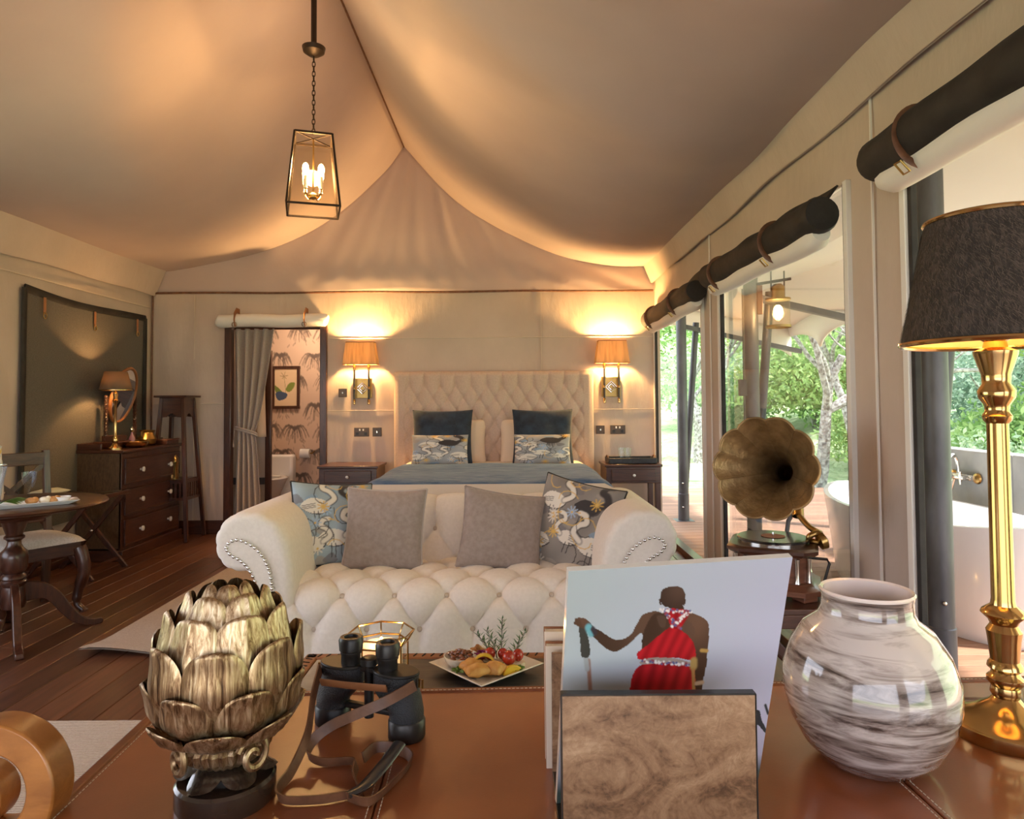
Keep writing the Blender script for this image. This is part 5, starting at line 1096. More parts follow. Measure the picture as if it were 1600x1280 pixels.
def pastry(x, y, rz, lab, L_=.035):
    t = thing('pastry', lab, 'pastry', (PX + x, PY + y, PZ2 + .006), rz, 'pastries on the square plate'); t.scale = (1.15, 1.15, 1.3); mb = pillow_mesh(L_ * 2, .05, .030, 14, 14, .05, .2, rz * 3); mb.v = [(a, c_ - .025, b_ + .016) for a, b_, c_ in mb.v]; mb.build('crust', FOOD['pastry'], t, weld=True, ang=70)
pastry(-.025, -.085, .4, 'golden pastry parcel nearest the plate corner'); pastry(.03, -.07, -.6, 'golden pastry parcel beside the front corner parcel', .03); pastry(-.045, -.045, .9, 'golden pastry parcel beside the relish bowl', .03)
t = thing('mango_ribbon', 'curled yellow fruit ribbon on the square plate', 'fruit', (PX - .005, PY - .03, PZ2 + .02)); mb = MB()
mb.grid(lambda u, v: (.036 * math.cos(PI * u), -.012 + .024 * v, .036 * math.sin(PI * u)), 14, 3); mb.build('ribbon', FOOD['lemon'], t, ang=80).modifiers.new('thickness', 'SOLIDIFY').thickness = .004
for k, (x, y, r_, lab) in enumerate(((.075, -.035, .019, 'big cherry tomato towards the plate front'), (.105, .0, .016, 'cherry tomato at the far side of the plate'), (.055, .015, .015, 'cherry tomato under the rosemary'), (.012, .015, .016, 'cherry tomato beside the pink pickle'))):
    t = thing('cherry_tomato', lab, 'tomato', (PX + x, PY + y, PZ2 + .004), 0, 'tomatoes on the square plate'); t.scale = (1.15, 1.15, 1.35); MB().ball((0, 0, r_ + .012), r_, 14, (1, 1, .92)).build('skin', FOOD['red'], t); MB().lathe([(r_ * 1.2, 0), (r_ * 1.25, .012), (.001, .013)], 14).build('base_slice', FOOD['cream'], t)
t = thing('lemon_wedge', 'yellow lemon wedge at the plate edge', 'lemon', (PX + .085, PY - .065, PZ2 + .008)); MB().prism([(.034 * math.cos(a), .026 * math.sin(a)) for a in np.linspace(0, PI, 12)], -.008, .008, Matrix.Rotation(.5, 4, 'Z')).build('wedge', FOOD['lemon'], t, bevel=.003)
t = thing('pickled_onion', 'tangle of pink pickled onion on the square plate', 'pickle', (PX - .02, PY + .02, PZ2 + .006)); mb = MB()
for k in range(12): a = rg.uniform(0, 6.3); mb.tube([(.016 * math.cos(a + q) + rg.uniform(-.01, .01), .016 * math.sin(a + q), .006 + .003 * k + .004 * math.sin(q * 2)) for q in np.linspace(0, 3.2, 7)], .0022, 5)
mb.build('strands', FOOD['pink'], t)
t = thing('spiced_dip', 'mound of coarse pink-brown dip behind the relish bowl', 'dip', (PX - .03, PY + .07, PZ2)); mb = MB()
for k in range(30): a = rg.uniform(0, 6.3); r_ = .035 * math.sqrt(rg.random()); mb.ball((r_ * math.cos(a), r_ * math.sin(a), .012 + .04 * (1 - r_ / .035) * .9), rg.uniform(.009, .014), 7)
mb.build('mound', FOOD['bread'], t)
for k, (x, y, lab) in enumerate(((-.085, -.06, 'lettuce tuft below the relish bowl'), (.10, -.045, 'lettuce tuft by the lemon wedge'), (.05, -.03, 'lettuce tuft under the tomatoes'))):
    t = thing('lettuce_tuft', lab, 'lettuce', (PX + x, PY + y, PZ2 + .004), k); mb = MB()
    for q in range(7): a = q * .9; mb.grid(lambda u, v, a=a: ((.026 * u) * math.cos(a + (v - .5) * 1.1 * math.sin(PI * u)), (.026 * u) * math.sin(a + (v - .5) * 1.1 * math.sin(PI * u)), .008 + .014 * u - .008 * u * u + .003 * math.sin(9 * v + a)), 5, 4)
    mb.build('leaves', FOOD['green'], t, ang=80)
for k, (x, y, lean, lab) in enumerate(((.035, .03, (-.35, .0), 'rosemary sprig bending towards the dip'), (.05, .035, (.02, .1), 'tallest upright rosemary sprig on the plate'), (.09, .03, (.45, .0), 'rosemary sprig leaning towards the photo cover'), (.02, .04, (-.7, .1), 'short rosemary sprig over the pickle'))):
    t = thing('rosemary_sprig', lab, 'herb', (PX + x, PY + y, PZ2 + .02), 0, 'rosemary sprigs'); t.scale = (1.3, 1.3, 1.25); h = (.075, .10, .07, .06)[k]; stem = MB(); pts = [(lean[0] * h * q ** 1.4, lean[1] * h * q, h * q) for q in np.linspace(0, 1, 7)]; stem.tube(pts, .0018, 5)
    s_ = stem.build('stem', M['bark'], t); mb = MB()
    for q in range(34):
        f = .12 + .88 * q / 34; p = np.array((lean[0] * h * f ** 1.4, lean[1] * h * f, h * f)); a = q * 2.4; d = np.array((math.cos(a), math.sin(a), .75)); e = p + vn(d) * .026 * (1.15 - .5 * f); sd = vn(np.cross(d, (0, 0, 1))) * .0022
        mb.add([tuple(p), tuple((p + e) / 2 + sd), tuple(e), tuple((p + e) / 2 - sd)], [(0, 1, 2, 3)])
    mb.build('needles', M['rosemary'], t, smooth=False)
# ================================================================== GRAMOPHONE
fs_ = thing('folding_side_table', 'dark folding side table with crossed legs under the gramophone', 'side table', (1.15, 3.0, 0))
TZ = .475
MB().box((0, 0, TZ - .012), (.50, .56, .024)).build('top', M['walnut_h'], fs_, bevel=.004)
for s in (-1, 1):
    MB().box((0, s * .262, TZ - .05), (.46, .035, .055)).build('rail', M['walnut_h'], fs_, bevel=.004)
    MB().beam((-.21, s * .22, 0), (.21, s * .22, TZ - .04), .04, .03, (0, 1, 0)).build('leg', M['walnut'], fs_, bevel=.004); MB().beam((.21, s * .19, 0), (-.21, s * .19, TZ - .04), .04, .03, (0, 1, 0)).build('leg', M['walnut'], fs_, bevel=.004)
MB().tube([(0, -.22, .22), (0, .22, .22)], .012, 8).build('stretcher', M['walnut'], fs_)
gm = thing('gramophone', 'vintage gramophone with fluted embossed brass horn', 'gramophone', (1.135, 3.0, TZ), R(-24))
GW = wood('gramophone_wood', (.10, .035, .018), (.22, .085, .045), 6, (1, 1, 8), .3, .3)
def octp(r_, z, c=.3): return [(x * r_, y * r_, z) for x, y in ((-1, -1 + c), (-1 + c, -1), (1 - c, -1), (1, -1 + c), (1, 1 - c), (1 - c, 1), (-1 + c, 1), (-1, 1 - c))]
def stackoct(lv, c=.3):
    mb = MB(); vs = [p for r_, z in lv for p in octp(r_, z, c)]; k = len(lv); return mb.add(vs, [tuple(reversed(range(8))), tuple(range(8 * (k - 1), 8 * k))] + [(i * 8 + q, i * 8 + (q + 1) % 8, (i + 1) * 8 + (q + 1) % 8, (i + 1) * 8 + q) for i in range(k - 1) for q in range(8)])
stackoct([(.185, .025), (.185, .045), (.165, .055), (.155, .065), (.15, .068)]).build('base', GW, gm, ang=20)
for sx in (-1, 1):
    for sy in (-1, 1): MB().box((sx * .125, sy * .125, .014), (.07, .07, .028), R(45)).build('foot', GW, gm, bevel=.004)
stackoct([(.138, .066), (.138, .175)]).build('body', GW, gm, ang=20)
stackoct([(.14, .172), (.165, .18), (.18, .192), (.18, .204), (.165, .212)]).build('top_moulding', M['walnut_h'], gm, ang=20)
for i, p in enumerate(octp(.142, 0)): MB().lathe([(.012, .07), (.008, .085), (.009, .15), (.012, .17)], 10, c=(p[0], p[1], 0)).build('corner_column', M['chrome'], gm)
MB().lathe([(.15, .222), (.15, .228), (.145, .232), (.03, .232), (.03, .233), (.001, .233)], 48).build('record', mat('black_vinyl', (.012, .012, .014), .2, coat=.6), gm); MB().lathe([(.05, .2335), (.05, .2345), (.001, .2345)], 30).build('record_label', mat('red_label', (.28, .10, .06), .6), gm)
MB().lathe([(.14, .211), (.14, .222), (.001, .222)], 40).build('turntable', M['chrome'], gm); MB().lathe([(.004, .23), (.004, .25), (.001, .252)], 8).build('spindle', M['chrome'], gm)
# horn: the mouth looks towards the desk; flower-shaped bell of ten petals
inv = gm.matrix_basis.inverted() if False else (Matrix.Translation(gm.location) @ Matrix.Rotation(R(-24), 4, 'Z')).inverted()
mc = Vector((1.008, 2.74, 1.030)); ax = Vector((-.56, -.80, .14)).normalized()
q_ = (-ax).to_track_quat('Z', 'Y').to_matrix().to_4x4(); HM = inv @ Matrix.Translation(mc) @ q_
hp = [(.200, 0), (.196, .008), (.180, .03), (.155, .065), (.125, .105), (.095, .15), (.07, .20), (.052, .26), (.042, .32), (.036, .37)]
def scal(a, z): k = max(0, 1 - z / .34); return 1 + .085 * k * (abs(math.cos(a * 5)) ** .8 - .6)
mb = MB(); mb.lathe(hp, 120, M=HM, rad=scal, cap=False); hn = mb.build('horn', M['hornbrass'], gm, ang=50); hn.modifiers.new('thickness', 'SOLIDIFY').thickness = .003
mb = MB(); mb.tube([tuple(HM @ Vector((.2 * scal(a, 0) * math.cos(a), .2 * scal(a, 0) * math.sin(a), 0))) for a in np.linspace(0, 2 * PI, 121)[:-1]], .0045, 6, closed=True); mb.build('rolled_rim', M['hornbrass'], hn)
for k in range(10):
    a = PI / 10 + k * PI / 5; mb = MB(); mb.tube([tuple(HM @ Vector((r_ * scal(a, z) * math.cos(a) * .992, r_ * scal(a, z) * math.sin(a) * .992, z))) for r_, z in hp], .0030, 5); mb.build('seam_rib', M['hornbrass'], hn)
he = HM @ Vector((0, 0, .37)); wb0 = inv @ Vector((1.30, 3.17, .80)); wb1 = inv @ Vector((1.29, 3.15, .70))
el_ = catmull([tuple(HM @ Vector((0, 0, .368))), tuple(HM @ Vector((0, 0, .41))), tuple(inv @ Vector((1.31, 3.19, .93))), tuple(inv @ Vector((1.315, 3.17, .84))), tuple(inv @ Vector((1.30, 3.13, .77)))], 6, False)
MB().tube(el_, [.0385] * 8 + [.034] * 9 + [.026] * (len(el_) - 17), 14, cap=False).build('elbow', M['darkbrass'], gm)
ta = [inv @ Vector(p) for p in ((1.30, 3.13, .78), (1.31, 3.04, .74), (1.325, 2.97, .725), (1.30, 2.93, .735), (1.265, 2.93, .72), (1.27, 2.94, .70), (1.30, 2.94, .692))]
MB().tube(catmull([tuple(p) for p in ta], 5, False), .013, 12).build('tone_arm', M['darkbrass'], gm)
MB().lathe([(.012, -.02), (.034, -.014), (.036, .010), (.02, .018)], 24, M=inv @ Matrix.Translation((1.318, 2.93, .700)) @ Matrix.Rotation(R(70), 4, 'Y')).build('sound_box', M['darkbrass'], gm)
MB().tube([tuple(inv @ Vector(p)) for p in ((1.255, 3.16, .66), (1.275, 3.18, .74), (1.30, 3.16, .80))], [(.02, .010)] * 3, 10).build('horn_bracket', M['steel'], gm)
MB().tube([tuple(inv @ Vector(p)) for p in ((1.23, 2.86, .645), (1.30, 2.85, .64), (1.305, 2.84, .625), (1.275, 2.83, .545), (1.29, 2.82, .54))], .006, 8).build('crank', M['blackmetal'], gm)
MB().lathe([(.008, 0), (.015, .015), (.017, .05), (.012, .075), (.006, .08)], 14, M=inv @ Matrix.Translation((1.285, 2.82, .54)) @ Matrix.Rotation(R(100), 4, 'Y')).build('crank_handle', M['blackmetal'], gm)
# ================================================================== DESK
DZ = .76
dk_ = thing('leather_desk', 'large desk topped with stitched tan leather panels', 'desk', (.23, .74, 0), R(2.0))
hx, hy = .845, .575
MB().span((-hx, -hy, DZ - .045), (hx, hy, DZ - .006)).build('slab', M['leather_edge'], dk_, bevel=.01)
xs_ = [-hx + .012, -.41, .33, hx - .012]
for a, c in zip(xs_[:-1], xs_[1:]):
    p = MB().span((a + .0012, -hy + .012, DZ - .006), (c - .0012, hy - .012, DZ)).build('leather_panel', M['leather'], dk_, bevel=.002)
    mb = MB()
    for xx in ((a + .008, c - .008)):
        for k in range(int(2 * hy / .008) - 4): mb.box((xx, -hy + .024 + .008 * k, DZ + .0002), (.0012, .005, .001))
    s_ = mb.build('stitching', M['thread'], p); s_['kind'] = 'stuff'
for x in (-hx + .006, hx - .006): MB().span((x - .010, -hy, DZ - .04), (x + .010, hy, DZ + .003)).build('side_welt', M['leather_edge'], dk_, bevel=.004)
bk = MB().span((-hx, hy - .014, DZ - .04), (hx, hy + .004, DZ + .003)).build('back_welt', M['leather_edge'], dk_, bevel=.004)
mb = MB()
for k in range(int(2 * hx / .008) - 2): mb.box((-hx + .01 + .008 * k, hy - .009, DZ + .0034), (.005, .0012, .001))
s_ = mb.build('stitching', M['thread'], bk); s_['kind'] = 'stuff'
for s in (-1, 1):
    pd_ = MB().span((s * (hx - .05), -hy + .05, .06), (s * (hx - .40), hy - .05, DZ - .045)).build('pedestal', M['leather_edge'], dk_, bevel=.006)
    for k in range(3): MB().span((s * (hx - .06), -hy + .045, .10 + .2 * k), (s * (hx - .39), -hy + .055, .28 + .2 * k)).build('drawer', M['leather'], pd_, bevel=.004)
    MB().span((s * (hx - .06), -hy + .06, 0), (s * (hx - .39), hy - .06, .06)).build('plinth', M['walnut_h'], dk_)
# lotus ornament
lo = thing('lotus_ornament', 'gilded carved lotus bud on a black base on the desk', 'ornament', (-.395, .955, DZ)); lo.scale = (.86, .86, .97)
MB().lathe([(.074, 0), (.076, .004), (.076, .030), (.072, .034), (.05, .036), (.001, .036)], 36).build('base', M['lacquer'], lo)
def petal(mb, Lp, Wp, r0, z0, r1, z1, rt, zt, bulge, a0, tipw=.05, nu=9, nv=16, thick=.004):
    P = catmull([(r0, z0), (r1, z1), (rt[0], zt[0]), (rt[1], zt[1])], 8, False)
    def f(sg):
        def g(u, v):
            k = v * (len(P) - 1); i = min(int(k), len(P) - 2); p = P[i] + (P[i + 1] - P[i]) * (k - i); a = 2 * u - 1
            w = Wp * (math.sqrt(max(0, 1 - ((v - .25) / .75) ** 2)) ** 1.15 if v > .25 else .75 + v) + .0003
            e = max(0, (1 - a * a) * (1 - v ** 6)) ** .5
            r_ = p[0] - bulge * a * a * (1 - v * .6) + sg * thick * e + sg * (.0022 * math.exp(-(a / .14) ** 2) + .0012 * math.cos(a * 16)) * e
            th = a0 + a * w / max(.02, p[0]); return (r_ * math.cos(th), r_ * math.sin(th), p[1])
        return g
    mb.grid(f(1), nu, nv); mb.grid(f(0), nu, nv)
rowsL = [(7, .050, .050, .100, .090, .102, (.108, .120), (.120, .132), .000, .45),    # lowest, flaring
         (7, .054, .058, .104, .102, .128, (.112, .121), (.160, .180), .002, .90),
         (7, .056, .080, .112, .110, .168, (.110, .113), (.212, .236), .003, .45),
         (7, .050, .086, .160, .096, .208, (.088, .087), (.252, .272), .003, .90),
         (6, .040, .066, .205, .070, .245, (.060, .056), (.276, .294), .003, .35),
         (5, .026, .034, .235, .040, .268, (.032, .026), (.290, .303), .002, .1)]
for n_, wp, r0, z0, r1, z1, rt, zt, bl_, ph in rowsL:
    mb = MB(); petal(mb, 0, wp, r0, z0, r1, z1, rt, zt, bl_ + .003, 0, nu=15); pr0 = mb.build('petal', M['lotus'], lo, ang=60)
    ed_ = None
    for k in range(n_):
        o = pr0 if k == 0 else pr0.copy()
        if k: COL.objects.link(o)
        o.rotation_euler = (0, 0, ph + 2 * PI * k / n_)
MB().lathe([(.030, .09), (.06, .105), (.092, .15), (.093, .18), (.08, .22), (.06, .255), (.03, .28), (.001, .29)], 32).build('bud_core', M['patina'], lo)
MB().lathe([(.028, .055), (.05, .060), (.066, .072), (.070, .085), (.060, .098), (.045, .104)], 60, rad=lambda a, z: 1 + .035 * math.cos(a * 30)).build('fluted_collar', M['lotus'], lo)
for k in range(4):
    a = .9 + k * PI / 2; mb = MB(); c = np.array((.066 * math.cos(a), .066 * math.sin(a), .080)); u_ = np.array((math.cos(a), math.sin(a), 0)); 
    tng = np.array((-math.sin(a), math.cos(a), 0)); mb.tube([tuple(c + u_ * .012 + (tng * math.cos(t) + np.array((0, 0, 1)) * math.sin(t)) * (.004 + .0026 * t)) for t in np.linspace(0, 9, 50)], [.0055] * 50, 8); mb.build('scroll', M['lotus'], lo)
MB().lathe([(.03, .035), (.034, .045), (.026, .055), (.03, .062)], 24).build('neck', M['lacquer'], lo)
for k in range(6):
    a = k * PI / 3 + .25; mb = MB(); petal(mb, 0, .030, .024, .058, .050, .052, (.066, .076), (.042, .040), .004, a, nu=7, nv=8); mb.build('base_petal', M['lacquer'], lo, ang=60)
# binoculars standing on their objectives
bn = thing('binoculars', 'old black leather-covered binoculars standing on the desk', 'binoculars', (-.24, 1.150, DZ), math.atan2(-.057, .14))
for s in (-1, 1):
    bt = MB().lathe([(.028, 0), (.030, .003), (.030, .028), (.028, .031)], 28, c=(s * .072, 0, 0)).build('objective', M['blackmetal'], bn)
    mb = MB()
    def hous(u, v, s=s):
        a = 2 * PI * u; z = .031 + .068 * v; cx0 = s * (.072 - .020 * min(1, max(0, (v - .15) / .5))); rx = .028 + .012 * min(1, max(0, (v - .15) / .4)); return (cx0 + rx * math.cos(a), .027 * math.sin(a) * (1 + .05 * math.sin(PI * v)), z)
    mb.grid(hous, 32, 14, cu=True); top_ = [hous(i / 32, 1) for i in range(32)]; mb.add(top_, [tuple(range(32))]); bot = [hous(i / 32, 0) for i in range(32)]; mb.add(bot, [tuple(range(32))]); mb.build('barrel', M['blackleather'], bn, ang=50)
    mb = MB(); mb.add([(s * .052 + .041 * math.cos(a), .028 * math.sin(a), z) for z in (.099, .104) for a in np.arange(32) * PI / 16], [tuple(reversed(range(32))), tuple(range(32, 64))] + [(i, (i + 1) % 32, 32 + (i + 1) % 32, 32 + i) for i in range(32)]); mb.build('cover_plate', M['blackmetal'], bn, bevel=.0015)
    ey = MB().lathe([(.016, .102), (.016, .118), (.0175, .120), (.0175, .124), (.0195, .126), (.0205, .142), (.018, .147), (.012, .147), (.011, .143), (.001, .143)], 24, c=(s * .036, 0, 0)).build('eyepiece', M['blackmetal'], bn)
    MB().tube([(s * .095, 0, .095), (s * .101, 0, .095), (s * .101, 0, .082), (s * .095, 0, .082)], .002, 6, closed=True).build('strap_lug', M['darkbrass'], bn)
MB().tube([(0, 0, .02), (0, 0, .108)], .008, 14).build('hinge_rod', M['blackmetal'], bn); MB().lathe([(.012, .104), (.014, .106), (.014, .116), (.010, .118)], 18, rad=lambda a, z: 1 + .04 * math.cos(a * 18)).build('focus_wheel', M['blackmetal'], bn)
for z in (.035, .098): MB().box((0, 0, z), (.09, .014, .010)).build('bridge', M['blackmetal'], bn, bevel=.003)
# the neck strap
RB = (Matrix.Translation((-.24, 1.150, DZ)) @ Matrix.Rotation(math.atan2(-.057, .14), 4, 'Z')).inverted()
def strap(name, pts, w, mt, k=6):
    C_ = [tuple(RB @ Vector(p)) for p in catmull(pts, k, False)]; P = [np.array(p) for p in C_]; n = len(P); mb = MB(); ups = []
    for i in range(n):
        d = vn(P[min(n - 1, i + 1)] - P[max(0, i - 1)]); upv = np.array((0, 0, 1.)); sd = vn(np.cross(d, upv)); nn = np.cross(sd, d); ups.append((d, sd, nn))
    vs = []
    for p, (d, sd, nn) in zip(P, ups):
        e = nn * w / 2 * .95 + sd * w * .16      # the band stands mostly on edge
        t_ = sd * .0013; vs += [tuple(p - e - t_), tuple(p + e - t_), tuple(p + e + t_), tuple(p - e + t_)]
    fs = [(i * 4 + q, i * 4 + (q + 1) % 4, (i + 1) * 4 + (q + 1) % 4, (i + 1) * 4 + q) for i in range(n - 1) for q in range(4)] + [(0, 1, 2, 3), tuple((n - 1) * 4 + q for q in (3, 2, 1, 0))]
    mb.add(vs, fs); return mb.build(name, mt, bn, ang=50)
strap('strap', [(-.155, 1.09, .855), (-.198, 1.06, .842), (-.239, 1.06, .825), (-.28, 1.066, .805), (-.305, 1.058, .788), (-.308, 1.04, .775), (-.285, 1.030, .769), (-.246, 1.032, .769), (-.233, 1.025, .769), (-.228, .99, .769), (-.205, .945, .769)], .015, M['strap'])
strap('strap', [(-.325, 1.165, .855), (-.318, 1.10, .835), (-.312, 1.05, .80), (-.320, 1.005, .772), (-.325, .957, .769), (-.308, .934, .769), (-.262, .934, .769), (-.225, .945, .769)], .015, M['strap'])
strap('strap', [(-.225, .940, .769), (-.193, .929, .769), (-.170, .972, .769), (-.153, 1.031, .769), (-.172, 1.062, .769), (-.211, 1.073, .769), (-.226, 1.041, .769)], .015, M['strap'])
MB().tube([tuple(RB @ Vector(p)) for p in catmull([(-.224, .938, .772), (-.204, .955, .776), (-.187, .995, .782), (-.172, 1.042, .789)], 5, False)], [(.010, .0045)] * 16, 12, flat=(0, .4, 1)).build('shoulder_pad', mat('shiny_black_pad', (.02, .021, .024), .28, coat=.5), bn)
MB().tube([tuple(RB @ Vector(p)) for p in ((-.315, 1.13, .845), (-.27, 1.11, .848), (-.20, 1.09, .85))], [(.007, .0015)] * 3, 8, flat=(0, .9, .3)).build('strap_tab', M['tanstrap'], bn)
# letter rack, books, photo cover
lk = thing('burl_letter_rack', 'burl veneer letter rack with dark edges on the desk', 'letter rack', (.166, .80, DZ))
MB().box((0, 0, .104), (.222, .010, .196)).build('front_panel', M['burl'], lk, bevel=.001)
MB().box((0, .0, .2035), (.223, .011, .002)).build('edge_band', M['blackmetal'], lk)
for s in (-1, 1): MB().box((s * .1116, 0, .104), (.0012, .011, .199)).build('edge_band', M['blackmetal'], lk)
MB().box((0, .10, .004), (.222, .21, .008)).build('base', M['lacquer'], lk, bevel=.001); MB().box((0, .205, .09), (.222, .008, .17)).build('back_panel', M['burl'], lk, bevel=.001)
for k, (x, y, w, t_, h, lab) in enumerate(((.115, 1.035, .135, .022, .178, 'cream-edged book standing behind the photo cover'), (.122, 1.064, .150, .026, .190, 'thicker pale book furthest behind the photo cover'))):
    b_ = thing('standing_book', lab, 'book', (x, y, DZ), 0, 'books behind the rack'); MB().box((0, 0, h / 2), (w - .004, t_ - .006, h - .006)).build('pages', M['paper'], b_, smooth=False)
    for s in (-1, 1): MB().box((0, s * (t_ / 2 - .0015), h / 2), (w, .003, h)).build('cover', M['sheet'] if s < 0 else M['tanstrap'], b_, bevel=.0008)
mg = thing('photo_magazine', 'large photo cover of a standing person in red seen from behind', 'magazine', (.337, .970, DZ + .012))
mg.rotation_euler = (Matrix.Rotation(.153, 3, 'Z') @ Matrix.Rotation(.319, 3, 'X') @ Matrix.Rotation(-.02, 3, 'Y')).to_euler()
MWd, MHt = .285, .352
def homog(src):
    dst = [(0, 0), (1, 0), (1, 1), (0, 1)]; A = []; B_ = []
    for (x, y), (u, v) in zip(src, dst): A += [[x, y, 1, 0, 0, 0, -u * x, -u * y], [0, 0, 0, x, y, 1, -v * x, -v * y]]; B_ += [u, v]
    h = np.linalg.solve(np.array(A, float), np.array(B_, float)); return lambda p: ((h[0] * p[0] + h[1] * p[1] + h[2]) / (h[6] * p[0] + h[7] * p[1] + 1), (h[3] * p[0] + h[4] * p[1] + h[5]) / (h[6] * p[0] + h[7] * p[1] + 1))
HG = homog([(135, 140), (1170, 65), (992, 1123), (81, 1228)]); U = lambda pts: [HG(p) for p in pts]
nW, nH = 250, 310; yy, xx = np.mgrid[0:nH, 0:nW] / np.array((nH, nW))[:, None, None]
sky = np.stack([.42 + .10 * yy + .05 * xx, .50 + .05 * yy - .0 * xx, .54 + .10 * yy + .12 * xx], -1); bnd = .5 + .5 * np.sin(yy * 16 + 1.2 * np.sin(xx * 3)); sky *= (1 - .13 * bnd * np.clip(yy * 2, 0, 1))[..., None]
im = sky; fgm = np.clip((yy - .86) / .08, 0, 1)[..., None]; im = im * (1 - fgm) + np.array((.06, .10, .09)) * fgm
SK = (.055, .030, .020); RED = (.42, .012, .020); DRED = (.20, .006, .012)
def body(pts, col, sh=None, sm=True): raster_poly(im, U(pts), col, 1, sm, sh)
lit = lambda cx, cy, r_, k: (lambda X, Y: 1 + k * np.exp(-(((X - HG((cx, cy))[0]) ** 2 + (Y - HG((cx, cy))[1]) ** 2) / r_ ** 2)))
raster_stroke(im, U([(225, 560), (235, 720)]), .012, (.30, .16, .12)); raster_stroke(im, U([(213, 540), (220, 600)]), .014, (.35, .37, .40))
body([(183, 405), (212, 405), (232, 500), (228, 540), (208, 546), (192, 535), (188, 470)], (.055, .055, .05))
body([(555, 330), (480, 340), (448, 385), (415, 440), (350, 462), (265, 412), (235, 420), (238, 438), (330, 516), (400, 490), (470, 430), (475, 520), (560, 520), (600, 400)], SK, lit(500, 370, .16, 1.2))
body([(240, 425), (165, 392), (165, 372), (180, 358), (215, 365), (240, 390), (255, 412)], SK, lit(200, 375, .05, 1.4))
for q in range(4): raster_stroke(im, U([(168 + q * 3, 366 + q * 9), (184 + q * 3, 372 + q * 9)]), .006, (.10, .055, .035))
raster_stroke(im, U([(226, 404), (238, 432)]), .020, (.16, .42, .50)); raster_stroke(im, U([(246, 412), (256, 430)]), .014, (.05, .04, .05))
body([(560, 335), (600, 322), (650, 322), (720, 340), (770, 372), (778, 420), (770, 520), (760, 600), (740, 660), (700, 660), (705, 560), (690, 520), (560, 520), (475, 500), (480, 420), (520, 345)], SK, lit(720, 385, .10, 1.6))
raster_poly(im, U([(655, 380), (690, 375), (715, 420), (700, 440), (668, 420)]), (.10, .06, .045), .5); raster_poly(im, U([(540, 350), (575, 352), (580, 395), (555, 400)]), (.13, .08, .06), .5)
raster_poly(im, U([(600, 300), (660, 300), (655, 345), (600, 345)]), SK); body([(556, 262), (566, 225), (600, 210), (645, 210), (668, 235), (668, 270), (655, 300), (610, 308), (570, 300)], (.040, .024, .018), lit(640, 225, .06, 1.2)); body([(549, 272), (556, 268), (560, 295), (552, 292)], SK); body([(664, 275), (672, 268), (670, 290), (660, 300)], SK)
body([(600, 400), (635, 405), (690, 450), (712, 495), (708, 555), (620, 545), (470, 555), (448, 540), (450, 520), (490, 490)], RED, lambda X, Y: .75 + .45 * np.sin((X * 60 + Y * 26)) ** 2)
body([(640, 315), (690, 325), (668, 375), (640, 408), (605, 400), (585, 350), (560, 320), (600, 312)], RED, lambda X, Y: .6 + .5 * np.sin(X * 70) ** 2)
body([(475, 575), (600, 560), (700, 580), (712, 640), (716, 720), (420, 720), (414, 690), (430, 620)], RED, lambda X, Y: .7 + .5 * np.sin(X * 52 + Y * 9) ** 2)
raster_poly(im, U([(470, 556), (530, 545), (620, 548), (705, 572), (700, 588), (600, 568), (470, 576)]), (.35, .28, .26))
rgd = random.Random(2)
for a, c, n_ in (((560, 318), (648, 412), 26), ((690, 328), (600, 402), 26), ((560, 322), (690, 330), 24), ((475, 560), (700, 578), 50)):
    for k in range(n_): t_ = k / n_; p = (a[0] + (c[0] - a[0]) * t_ + rgd.uniform(-8, 8), a[1] + (c[1] - a[1]) * t_ + rgd.uniform(-7, 7)); raster_stroke(im, U([p, (p[0] + 1, p[1])]), .0065, rgd.choice(((.75, .72, .74), (.75, .72, .74), (.3, .06, .10), (.10, .12, .30))))
raster_stroke(im, U([(742, 510), (768, 512)]), .010, (.45, .27, .08)); raster_stroke(im, U([(706, 560), (706, 585)]), .022, (.42, .28, .10)); raster_stroke(im, U([(703, 600), (706, 715)]), .010, (.40, .22, .08)); body([(715, 640), (745, 640), (740, 720), (716, 720)], SK)
raster_stroke(im, U([(718, 665), (745, 660)]), .012, (.55, .40, .30))
raster_poly(im, U([(985, 795), (1005, 792), (1015, 835), (1035, 880), (1030, 895), (1000, 860), (985, 850)]), (.03, .04, .05)); raster_stroke(im, U([(1032, 765), (1044, 805)]), .008, (.03, .04, .05))
im = np.clip(im, 0, 1)
mb = MB(); mb.grid(lambda u, v: (-MWd + MWd * u, -.0045, MHt * (1 - v)), nW, nH); mb.build('cover_print', M['cover'], mg, cols=im.reshape(-1, 3))
MB().span((-MWd, -.004, 0), (0, .004, MHt)).build('pages', M['china'], mg, smooth=False); MB().span((-MWd, .004, 0), (0, .0052, MHt)).build('back_cover', M['china'], mg, smooth=False)
# vase
va = thing('swirled_vase', 'round opal glass vase with smoky swirls on the desk', 'vase', (.535, 1.045, DZ)); va.scale = (.955, .955, .90)
MB().lathe([(.001, .002), (.055, .0), (.075, .006), (.098, .03), (.118, .07), (.127, .11), (.126, .145), (.114, .185), (.094, .218), (.072, .236), (.0665, .250), (.066, .268), (.068, .276)], 56, cap=False).build('body', M['vase'], va)
MB().lathe([(.068, .276), (.0695, .279), (.067, .282), (.063, .279), (.061, .262), (.066, .24), (.088, .215), (.11, .18), (.12, .13), (.11, .07), (.06, .015), (.001, .012)], 56, cap=False).build('lining', M['opal'], va)
